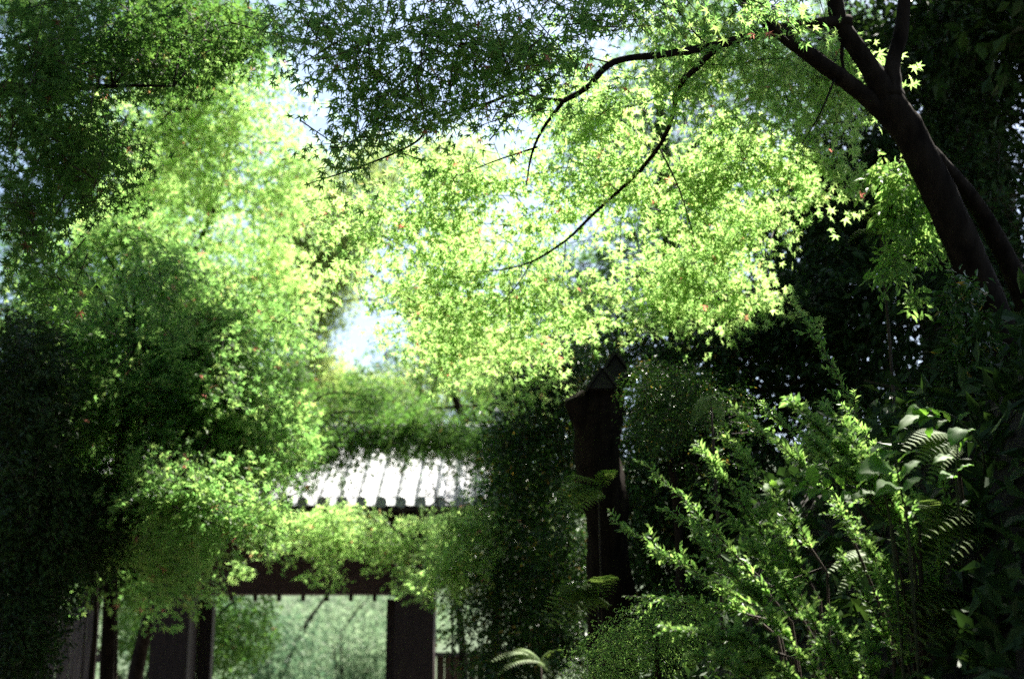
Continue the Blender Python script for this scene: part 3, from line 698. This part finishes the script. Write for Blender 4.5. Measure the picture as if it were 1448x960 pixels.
shrub('tangled shrub of tiny glinting leaves below the large pale leaves', [
    (1170, 700, 5.1, 1290, 860, 5.15, 26, .02), (1210, 740, 5.05, 1290, 900, 5.1, 26, .02), (1190, 790, 5.0, 1270, 930, 5.05, 22, .02), (1340, 640, 5.4, 1330, 860, 5.3, 22, .01), (1290, 700, 5.2, 1310, 880, 5.2, 24, .01), (1250, 820, 5.0, 1290, 960, 5.0, 20, .01), (1330, 760, 5.3, 1330, 960, 5.3, 18, .0)],
    .026, (1300, 1040, 5.2))
shrub('dim arching shrub in the shade of the bank above the sunny shrubs', [
    (1130, 440, 6.8, 1240, 640, 6.6, 16, .06), (1095, 620, 6.3, 1230, 760, 6.2, 16, .05), (1060, 560, 6.6, 1200, 700, 6.4, 16, .05), (940, 720, 6.4, 1090, 830, 6.2, 16, .05), (1180, 560, 6.6, 1280, 700, 6.4, 14, .05)], .032, (1260, 880, 6.4), mat='shrub', singles=120)

# ------------------------------------------------------------------ large-leaved plants
def broad_plant(label, stem, leaves, foot, name='broad_leaved_plant'):
    """stem: (px, py, d) list; leaves: (base px, py, d, tip px, py, d, width factor)"""
    fb = on_ground(*foot)
    root = thing(name, label, 'plant', fb)
    st = np.array(stem, float); pts = P(st[:, 0], st[:, 1], st[:, 2])
    mb = MB(); mb.tube(np.vstack([fb - [0, 0, .03], pts]), np.linspace(.006, .002, len(pts) + 1), 7, 0, 5)
    link('stem', mb.mesh('stem', M['stem'], True, fb), root)
    for (bx, by, bd, tx, ty, td, wf) in leaves:
        a, t = P(bx, by, bd), P(tx, ty, td)
        L = np.linalg.norm(t - a); T = (t - a) / L
        N0 = np.array([-.1, -.55, .85]) + rng.normal(size=3) * .2
        B, T, N = frames(T[None], N0[None]); B, T, N = B[0], T[0], N[0]
        V, Qd = [], []
        n = 9
        for i in range(n):
            u = i / (n - 1); w = .5 * wf * L * (math.sin(math.pi * min(1, u * .94 + .05)) ** .8) * (1 if i < n - 1 else .02)
            c = a + T * L * u + N * (L * .12 * math.sin(math.pi * u)) - N * .02
            for sx, lift in ((-1, .22), (-.5, .10), (0, 0), (.5, .10), (1, .22)):
                V.append(c + B * w * sx + N * (w * lift + .004 * math.sin(i * 2.2) * abs(sx)))
        for i in range(n - 1):
            for j in range(4): Qd.append([i * 5 + j, i * 5 + j + 1, i * 5 + 5 + j + 1, i * 5 + 5 + j])
        mb = MB(); mb.add(np.array(V), Qd)
        link('leaf', mb.mesh('leaf', M['broad'], True, fb), root)
    return root
broad_plant('upright plant with large pale oval leaves catching the sun', [(1285, 760, 4.9), (1275, 700, 4.9), (1264, 640, 4.9), (1258, 612, 4.9)], [
    (1260, 624, 4.9, 1230, 634, 4.82, .34), (1262, 632, 4.9, 1248, 642, 4.8, .5), (1266, 646, 4.9, 1296, 630, 4.85, .4), (1268, 660, 4.9, 1218, 662, 4.75, .42), (1240, 662, 4.88, 1214, 672, 4.8, .6),
    (1272, 670, 4.9, 1300, 645, 4.95, .35), (1272, 682, 4.9, 1240, 694, 4.78, .5), (1274, 690, 4.9, 1304, 668, 4.95, .35), (1232, 678, 4.85, 1243, 650, 4.83, .55), (1258, 612, 4.9, 1268, 600, 4.9, .4), (1258, 614, 4.9, 1252, 602, 4.9, .4), (1262, 618, 4.9, 1276, 616, 4.9, .4), (1240, 690, 4.85, 1205, 700, 4.8, .4)], (1300, 960, 4.9))
broad_plant('low creeping plant with a row of oval leaves left of the pale large leaves', [(1260, 745, 4.95), (1235, 700, 4.92), (1180, 684, 4.9), (1120, 680, 4.9), (1090, 682, 4.9)], [
    (1195, 684, 4.9, 1178, 664, 4.86, .55), (1150, 684, 4.9, 1148, 654, 4.86, .55), (1160, 684, 4.9, 1144, 698, 4.82, .5), (1180, 686, 4.9, 1165, 700, 4.82, .5), (1140, 682, 4.9, 1120, 694, 4.82, .5), (1120, 680, 4.9, 1102, 678, 4.82, .5), (1100, 681, 4.9, 1082, 686, 4.82, .5), (1205, 690, 4.9, 1220, 672, 4.86, .5),
    (1130, 682, 4.9, 1140, 672, 4.85, .5), (1110, 680, 4.9, 1114, 668, 4.85, .5), (1210, 692, 4.9, 1192, 702, 4.82, .5), (1170, 684, 4.9, 1172, 670, 4.85, .5), (1092, 682, 4.9, 1096, 672, 4.85, .5)], (1280, 960, 4.95))
broad_plant('single tall plant with angled leaf blades at the edge of the dark trunk', [(1360, 760, 5.2), (1352, 680, 5.2), (1355, 620, 5.2)], [
    (1362, 600, 5.2, 1345, 624, 5.1, .5), (1350, 638, 5.2, 1364, 616, 5.15, .35), (1312, 612, 5.2, 1313, 598, 5.15, .5), (1348, 640, 5.2, 1320, 648, 5.15, .4), (1356, 610, 5.2, 1376, 600, 5.2, .4), (1350, 660, 5.2, 1374, 650, 5.2, .4), (1352, 668, 5.2, 1330, 672, 5.1, .4)], (1370, 960, 5.2))
broad_plant('plant with jagged bright leaf cluster leaning out of the dark bank', [(1390, 640, 5.6), (1350, 590, 5.6), (1310, 580, 5.6)], [
    (1310, 585, 5.6, 1270, 602, 5.5, .35), (1312, 582, 5.6, 1286, 580, 5.5, .5), (1310, 580, 5.6, 1296, 572, 5.5, .5), (1325, 583, 5.6, 1300, 596, 5.5, .5), (1330, 584, 5.6, 1312, 570, 5.55, .45), (1345, 590, 5.6, 1330, 574, 5.55, .4), (1350, 592, 5.6, 1370, 578, 5.6, .4), (1340, 588, 5.6, 1322, 602, 5.55, .4)], (1400, 900, 5.6))

# broadleaf saplings hanging before the dark bank
tree('broadleaf_sapling', 'pale oval-leaved sapling hanging below the maple by the trunk', 'sapling',
     [(1400, 620, 8.9, .03), (1370, 380, 8.8, .02), (1320, 260, 8.6, .012), (1260, 240, 8.4, .004)],
     [(1265, 245, 8.3, 45, 22, .3, 14), (1290, 285, 8.4, 45, 40, .3, 22), (1270, 310, 8.4, 30, 25, .3, 10)], OVAL, 'shrub', .22, 12, .07, limb_r=.006, singles=120, twig_r=.003, tilt=.5, droop=.5)
tree('broadleaf_sapling', 'small leafy spray floating in the darkest hollow of the bank', 'sapling',
     [(1400, 640, 8.6, .02), (1360, 420, 8.5, .014), (1310, 360, 8.4, .008), (1270, 370, 8.3, .003)],
     [(1265, 372, 8.3, 35, 22, .25, 12), (1300, 350, 8.4, 30, 16, .2, 5), (1295, 425, 8.4, 14, 8, .15, 3), (1330, 340, 8.5, 40, 25, .3, 8)], OVAL, 'shrub', .2, 11, .06, limb_r=.005, singles=80, twig_r=.003, tilt=.5, droop=.4)
tree('broadleaf_sapling', 'upright leafy sapling against the left side of the maple trunk', 'sapling',
     [(1420, 800, 7.0, .02), (1400, 600, 6.9, .016), (1370, 470, 6.8, .01), (1360, 400, 6.8, .004)],
     [(1360, 420, 6.8, 26, 35, .25, 12), (1375, 480, 6.8, 35, 50, .3, 20), (1370, 560, 6.8, 45, 50, .3, 22), (1400, 660, 6.6, 50, 70, .3, 24)], OVAL, 'glossy', .22, 12, .06, limb_r=.006, singles=100, twig_r=.003, tilt=.5)

# ------------------------------------------------------------------ ferns
def frond_mesh(name, n=20, w=.26):
    V, Tt = [], []
    def cen(u): return np.array([0, u * .96, .18 * math.sin(u * 2.2) - .16 * u * u])
    for i in range(24):
        c = cen(i / 23); r = .008 * (1 - .8 * i / 23)
        V += [c + [-r, 0, 0], c + [r, 0, 0]]
        if i: k = len(V); Tt += [(k - 4, k - 3, k - 1), (k - 4, k - 1, k - 2)]
    for i in range(2, n):
        u = i / n; L = w * math.sin(math.pi * (u ** .75)) ** .8 * (1 - .25 * u) + .01
        for sg in (-1, 1):
            c = cen(u); tip = c + np.array([sg * L, .22 * L, -.10 * L]); h = .5 / n * .96
            k = len(V); V += [c + [0, -h, 0], c + [sg * L * .5, .11 * L - h * .9, .02 * L], tip, c + [sg * L * .5, .11 * L + h * .9, .02 * L], c + [0, h, 0]]
            Tt += [(k, k + 1, k + 4), (k + 1, k + 3, k + 4), (k + 1, k + 2, k + 3)]
    return np_mesh(name, np.array(V), np.array(Tt), M['fern'])
frond_me = frond_mesh('frond')
def fern(label, base, fronds):
    """base: photo pixel and metres of the crown; fronds: (tip px, py, d)"""
    b = P(*base)
    root = thing('fern', label, 'fern', b)
    gz_ = float(bank_z(b[0], b[1])) if b[0] > .1 else 0.0
    if b[2] - gz_ > .05:
        mb = MB(); mb.tube([(b[0] + .03, b[1] + .05, gz_ - .03), (b[0] + .02, b[1] + .03, (gz_ + b[2]) / 2), b], [.012, .009, .006], 6, .05, 3)
        link('stem', mb.mesh('stem', M['twig'], True, b), root)
    for (tx, ty, td) in fronds:
        t = P(tx, ty, td); L = np.linalg.norm(t - b); T = (t - b) / L
        B, T, N = frames(T[None], (np.array([0, -.6, .8]) + rng.normal(size=3) * .15)[None]); B, T, N = B[0], T[0], N[0]
        o = link('frond', frond_me, root)
        wd = L * .55
        o.matrix_basis = Matrix(((B[0] * wd, T[0] * L, N[0] * L, 0), (B[1] * wd, T[1] * L, N[1] * L, 0), (B[2] * wd, T[2] * L, N[2] * L, 0), (0, 0, 0, 1)))
fern('pale fern in the dark hollow below the hanging maple leaves', (1245, 330, 8.6), [(1185, 300, 8.3), (1205, 280, 8.4), (1195, 345, 8.3), (1240, 275, 8.5), (1225, 345, 8.3), (1280, 300, 8.5)])
fern('broad yellowish fern behind the large pale leaves', (1350, 625, 5.6), [(1270, 640, 5.2), (1285, 670, 5.2), (1310, 690, 5.2), (1300, 640, 5.3)])
fern('sunlit fern with narrow fronds in the lower right undergrowth', (1375, 765, 5.8), [(1265, 800, 5.0), (1250, 770, 5.0), (1290, 735, 5.1), (1305, 800, 5.0), (1330, 800, 5.0), (1300, 760, 5.0)])
fern('lowest fern on the right with fronds fanned toward the bottom edge', (1375, 880, 5.6), [(1255, 880, 4.8), (1255, 905, 4.8), (1265, 930, 4.8), (1250, 860, 4.8), (1300, 940, 4.8)])
fern('long drooping fern frond lying on the shaded soil mid right', (1250, 790, 5.4), [(1165, 812, 5.2), (1175, 800, 5.2), (1180, 845, 5.2)])
fern('silvery fern left of the stump at half its height', (846, 695, 10.22), [(775, 715, 9.5), (785, 735, 9.4), (790, 690, 9.5), (800, 750, 9.4), (870, 670, 9.6)])
fern('silvery fern left of the stump near its foot', (846, 855, 10.2), [(760, 868, 9.1), (770, 890, 9.0), (785, 850, 9.1), (800, 905, 9.0), (860, 830, 9.2)])
fern('bright low fern beside the right gate fence', (765, 935, 12), [(690, 935, 11.6), (700, 955, 11.5), (720, 920, 11.7), (780, 955, 11.6), (800, 920, 11.7)])
fern('small drooping fern in the shade right of the fine-leaved shrub', (1005, 560, 8.3), [(975, 610, 8.0), (985, 590, 8.0), (1020, 610, 8.0), (1030, 565, 8.1)])

# creeping growth that covers the bank
n = 70000
gx, gy = rng.uniform(.35, 6.5, n), 2.2 + 16 * rng.random(n) ** 1.6
gz = bank_z(gx, gy)
pos = np.stack([gx, gy, gz + rng.random(n) ** 2 * .3], -1)
keep = (wob(pos, 1.1, 4.0) > -.8)
pos = pos[keep]; n = len(pos)
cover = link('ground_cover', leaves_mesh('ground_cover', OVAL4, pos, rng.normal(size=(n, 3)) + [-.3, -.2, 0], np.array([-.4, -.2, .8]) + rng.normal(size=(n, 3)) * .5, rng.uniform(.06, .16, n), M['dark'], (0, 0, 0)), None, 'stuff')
cover['label'] = 'dark creeping leaves covering the soil of the right bank'; cover['category'] = 'undergrowth'

# ------------------------------------------------------------------ woods on the hillside seen through the gate
far_spec = [(262, 862, 27, 2.1, 'near bright tree seen through the left half of the gate opening'), (380, 905, 46, 4.2, 'grey-green tree with bare lower limbs through the gate opening'), (440, 915, 60, 4.6, 'pale sunlit round tree in the middle of the gate opening'),
            (505, 905, 66, 5.2, 'broad pale tree in the right half of the gate opening'), (545, 880, 74, 4.6, 'pale tree against the right gate pillar'), (470, 880, 92, 6, 'bluish tree high on the slope in the middle of the opening'),
            (420, 868, 104, 7, 'distant tree just under the lintel left of centre'), (520, 862, 112, 7, 'distant dark tree just under the lintel right of centre'), (350, 940, 62, 5, 'low tree behind the bare limbs at the opening foot'), (190, 900, 40, 3.5, 'pale tree glimpsed between the left fence and pillar'), (590, 950, 80, 5, 'low pale tree behind the right pillar'),
            (480, 945, 52, 3.6, 'lowest pale bush-like tree in the gate opening')]
for i, (px, py, d, r, lab) in enumerate(far_spec):
    c = P(px, py, d)
    gz_ = float(hill_z(c[0], c[1])) if c[1] > 38 else 0.0
    root = thing('hillside_tree', lab, 'tree', (c[0], c[1], gz_), 'trees on the slope beyond the gate')
    mb = MB(); mb.tube([(c[0], c[1], gz_ - .3), (c[0] + .1, c[1], (gz_ + c[2]) / 2), (c[0], c[1], c[2] + r * .4)], [.07 * r ** .7, .05 * r ** .7, .02], 8, .04, 4)
    for k in range(5):
        a = k * 1.26 + i; e = np.array([math.cos(a) * r * .7, math.sin(a) * r * .7, r * rng.uniform(.0, .6)])
        mb.tube([c + [0, 0, -r * .5], c + e * .5 + [0, 0, -.1 * r], c + e], [.03 * r ** .7, .02 * r ** .7, .01], 6, .04, 3)
    link('trunk', mb.mesh('trunk', M['bark'], True, root.location), root)
    nl = 9000
    k = ball(13, .4) * np.array([1, 1, .75]) * r * .8 + c
    which = rng.integers(0, 13, nl)
    pp = k[which] + ball(nl, .35) * np.array([.40, .40, .26]) * r
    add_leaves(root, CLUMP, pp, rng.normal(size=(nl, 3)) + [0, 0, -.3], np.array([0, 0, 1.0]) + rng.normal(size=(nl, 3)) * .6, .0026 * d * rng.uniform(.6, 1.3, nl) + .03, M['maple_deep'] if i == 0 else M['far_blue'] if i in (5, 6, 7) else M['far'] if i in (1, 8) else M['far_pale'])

# ------------------------------------------------------------------ evergreens: crown in the upper right, other crowns added out of frame for shade
lit = [(P(800, 320, 9.8), 1.75), (P(1000, 250, 9.5), 1.35), (P(600, 350, 10.3), 1.5), (P(1010, 60, 8.3), .95), (P(1090, 100, 8.5), 1.0), (P(1080, 280, 9.7), .6), (P(230, 160, 16.8), 1.4), (P(330, 180, 17.0), 1.4), (P(280, 280, 18), 1.4), (P(390, 330, 18.5), .9), (P(190, 290, 18), .6), (P(720, 470, 9.8), 1.0),
       (P(1150, 610, 5.05), 0.35), (P(1200, 660, 5.0), 0.33), (P(1255, 660, 4.9), 0.29), (P(1010, 660, 5.2), 0.33), (P(1050, 770, 5.1), 0.39), (P(1100, 850, 5.0), 0.41), (P(930, 700, 5.3), 0.23), (P(900, 750, 5.3), 0.21), (P(980, 790, 5.1), 0.29),
       (P(1240, 780, 5.1), 0.33), (P(970, 900, 4.75), 0.27), (P(1060, 900, 4.75), 0.29), (P(1180, 930, 4.8), 0.29),
       (P(1285, 265, 8.3), .22), (P(1270, 372, 8.3), .10), (P(1205, 305, 8.5), .14), (P(1290, 582, 5.5), .03), (P(1350, 620, 5.15), .02), (P(785, 718, 9.4), .0), (P(775, 872, 9.0), .02),
       (P(290, 40, 9.2), .45), (P(50, 290, 7.7), .12),
       (P(75, 350, 13.6), .3), (P(140, 338, 13.7), .36), (P(200, 345, 13.7), .4), (P(250, 385, 13.6), .4), (P(290, 435, 13.6), .4), (P(320, 495, 13.5), .38), (P(350, 560, 13.4), .36), (P(395, 620, 13.3), .36), (P(310, 700, 11.3), .22), (P(240, 680, 11.4), .16), (P(370, 732, 11.5), .2), (P(400, 455, 13.6), .3), (P(230, 690, 12.7), .12)]
def sun_open(pos):  # cuts gaps in the shading crowns so sun reaches the lit spots
    ok = np.ones(len(pos), bool)
    for c, r in lit:
        v = pos - c; t = v @ S
        dist = np.linalg.norm(v - t[:, None] * S, axis=1)
        ok &= ~((t > 0) & (dist < r + .16))
    return ok
def shade_canopy(label, foot, top, centre, radii, n, leafsize, hide=True):  # crown placed up the sun line to cast shade, most in-frame leaves dropped
    foot = np.array(foot, float); foot[2] = float(bank_z(foot[0], foot[1])) if foot[0] > .1 else 0.0
    root = thing('evergreen_tree', label, 'tree', foot)
    top = np.array(top, float)
    mb = MB(); mb.tube([foot - [0, 0, .4], (foot * .6 + top * .4), top], [.36, .28, .12], 12, .05, 6)
    link('trunk', mb.mesh('trunk', M['old_bark'], True, foot), root)
    k = ball(46, .5) * radii + np.array(centre)
    which = rng.integers(0, 46, n)
    pos = k[which] + ball(n, .5) * np.array(radii) * .38
    ok = sun_open(pos)
    if hide:
        x, y, d = project(pos)
        ok &= ~((d > .2) & (x > -40) & (x < 1290) & (y > -60) & (y < 1100))
    pos = pos[ok]; n = len(pos)
    for q in k[::4]:
        mb = MB(); mb.tube([foot * .4 + top * .6, (q + top) / 2, q], [.09, .06, .02], 6, .05, 3); link('limb', mb.mesh('limb', M['old_bark'], True, foot), root)
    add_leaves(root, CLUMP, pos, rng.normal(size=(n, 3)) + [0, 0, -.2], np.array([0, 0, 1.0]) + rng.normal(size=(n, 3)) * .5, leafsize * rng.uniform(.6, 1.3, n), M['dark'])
def upsun(q, z):
    return q + S * ((z - q[2]) / S[2])
shade_canopy('tall dark evergreen whose crown fills the upper right corner', (6.8, 10.5, 4.7), (6.4, 10.2, 14), upsun(P(1330, 420, 7), 10.0), (3.0, 3.0, 3.4), 30000, .15)
shade_canopy('unseen dark evergreen placed to shade the bank beside the path', (6.6, 7.6, 4.7), (5.6, 8.6, 14), upsun(P(1150, 760, 5.6), 10.5), (3.4, 3.4, 1.8), 34000, .17)
shade_canopy('unseen broad evergreen added over the viewpoint to shade the path', (4.2, -2.6, 4.5), (3.2, -2, 13), (1.6, 2.4, 10.6), (5.5, 4.6, 1.8), 26000, .18)
shade_canopy('unseen evergreen added to shade the dark leaves at the upper left', (-8.5, 8.0, 0), (-5, 9.0, 13), upsun(P(120, 140, 8), 11.0), (3.4, 2.6, 1.3), 32000, .17)
shade_canopy('unseen evergreen added to shade the dark middle maple spray', (5.5, 12.5, 4.6), (4, 11, 13), upsun(P(610, 80, 6.9), 11.0), (2.2, 1.7, 1.2), 20000, .15)
shade_canopy('unseen evergreen added to shade the left side of the path before the gate', (-9.5, 15.0, 0), (-6.5, 16.0, 15), upsun(P(130, 640, 12.5), 12.8), (3.8, 2.9, 1.0), 36000, .18)
shade_canopy('dark evergreen added up the slope to shade the growth by the stump', (5.5, 15.0, 4.0), (5, 15, 13), upsun(P(960, 700, 10.5), 11.5), (2.6, 2.6, 1.2), 24000, .17)

# the wood that closes in round the view: crowns behind the maples and on top of the bank
tree('evergreen_tree', 'dark evergreen on top of the bank behind the maple trunk', 'tree',
     [(1330, 420, 14, .2), (1330, 200, 14, .18), (1320, 40, 14, .1), (1320, -60, 14, .05)],
     [(1240, 250, 13.5, 120, 110, 1.2, 90), (1370, 60, 13, 130, 120, 1.2, 100), (1400, 260, 12.5, 110, 120, 1.2, 90), (1180, 330, 13.5, 120, 100, 1.2, 80), (1250, 80, 14.5, 110, 90, 1.2, 70), (1440, -40, 12, 140, 120, 1.2, 60), (1330, 420, 12, 110, 110, 1.1, 80), (1440, 420, 11.5, 110, 140, 1.1, 80), (1330, 580, 11.5, 110, 90, 1.0, 70), (1440, 620, 11, 110, 100, 1.0, 70)],
     OVAL4, 'dark', .7, 26, .10, limb_r=.06, droop=.2, gap=(.8, -.6), bark='old_bark', twig_r=.008, tilt=.6, jit=.7)
tree('evergreen_tree', 'dark evergreen in the hollow behind the fine-leaved shrub', 'tree',
     [(1040, 900, 13, .14), (1040, 640, 13, .12), (1030, 480, 13, .06)],
     [(1040, 470, 13, 130, 80, 1.2, 90), (1130, 470, 12.5, 110, 100, 1.1, 80), (1000, 600, 12.5, 120, 90, 1.0, 90), (1080, 700, 12, 130, 110, 1.0, 90), (930, 740, 12.5, 90, 110, 1.0, 70), (960, 880, 12, 110, 90, 1, 70), (1200, 560, 12, 110, 110, 1, 80), (1180, 420, 12.5, 100, 90, 1, 60)],
     OVAL4, 'dark', .6, 26, .09, limb_r=.04, droop=.2, gap=(.8, -.6, 2.0), bark='old_bark', twig_r=.008, tilt=.6, jit=.7)
tree('broadleaf_tree', 'tall mid-green tree closing the view behind the sunlit maple sprays', 'tree',
     [(980, 900, 22, .2), (960, 500, 22, .17), (940, 250, 22, .11), (930, 80, 22, .05)],
     [(820, 420, 22, 120, 80, 1.6, 70), (960, 330, 22, 140, 120, 1.8, 110), (1080, 200, 21, 140, 150, 1.8, 110), (900, 180, 22, 120, 130, 1.6, 80), (1180, 90, 20, 120, 130, 1.6, 80), (1010, 60, 22, 110, 90, 1.5, 50), (1190, 280, 19, 80, 80, 1.4, 50)],
     MAPLES, 'maple_deep', .9, 26, .075, limb_r=.05, gap=(.7, -.45, 1.0), twig_r=.01)
tree('broadleaf_tree', 'deep green tree standing behind the left maples', 'tree',
     [(60, 940, 25, .2), (80, 600, 25, .17), (120, 300, 25, .11), (140, 100, 25, .05)],
     [(60, 120, 25, 120, 130, 1.8, 80), (180, 260, 25, 130, 130, 1.8, 100), (60, 420, 25, 120, 130, 1.8, 90), (200, 470, 25, 130, 110, 1.8, 90), (120, 640, 24, 150, 110, 1.8, 100), (310, 470, 25.5, 90, 110, 1.6, 70), (300, 600, 24, 90, 70, 1.4, 50), (60, 800, 24, 110, 110, 1.6, 80), (195, 800, 24, 60, 80, 1.2, 50), (20, 300, 24, 80, 130, 1.6, 60), (20, 560, 24, 80, 130, 1.6, 60), (30, 10, 25, 100, 80, 1.6, 60), (150, -30, 25, 120, 60, 1.6, 50), (320, 30, 26, 110, 70, 1.6, 60), (240, 60, 25, 110, 80, 1.6, 60)],
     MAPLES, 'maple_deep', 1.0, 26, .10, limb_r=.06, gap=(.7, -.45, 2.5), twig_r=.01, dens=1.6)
tree('broadleaf_tree', 'hazy green tree behind the gate roof ridge', 'tree',
     [(600, 940, 38, .2), (600, 700, 38, .17), (600, 560, 38, .09)],
     [(580, 560, 38, 110, 50, 1.8, 60), (680, 520, 38, 90, 80, 1.8, 60), (420, 600, 38, 110, 60, 1.8, 70), (760, 560, 37, 90, 100, 1.8, 70), (720, 680, 36, 100, 90, 1.8, 60)],
     MAPLES, 'maple_pale', 1.2, 26, .11, limb_r=.06, gap=(.5, -.4, 1.5), twig_r=.014)

# unseen wood added at the back and on the left to cut skylight
def wood_wall(name, label, n, lo, hi):
    lo, hi = np.array(lo, float), np.array(hi, float)
    k = lo + (hi - lo) * rng.random((160, 3))
    pos = k[rng.integers(0, 160, n)] + ball(n, .5) * np.array([1.4, 1.4, 1.1])
    x, y, d = project(pos)
    pos = pos[~((d > .2) & (x > -60) & (x < 1500) & (y > -60) & (y < 1100)) & (pos[:, 2] > .05)]; n = len(pos)
    o = link(name, leaves_mesh(name, CLUMP, pos, rng.normal(size=(n, 3)), np.array([0, 0, .6]) + rng.normal(size=(n, 3)) * .6, rng.uniform(.18, .34, n), M['dark'], (0, 0, 0)), None, 'stuff')
    o['label'] = label; o['category'] = 'woods'
wood_wall('woods', 'unseen dark wood added along the left of the path to cut skylight', 20000, (-11, -6, .3), (-7.5, 13, 11))
wood_wall('woods', 'unseen dark wood added across the path at the back to cut skylight', 24000, (-10, -9, .3), (9, -5.5, 12))
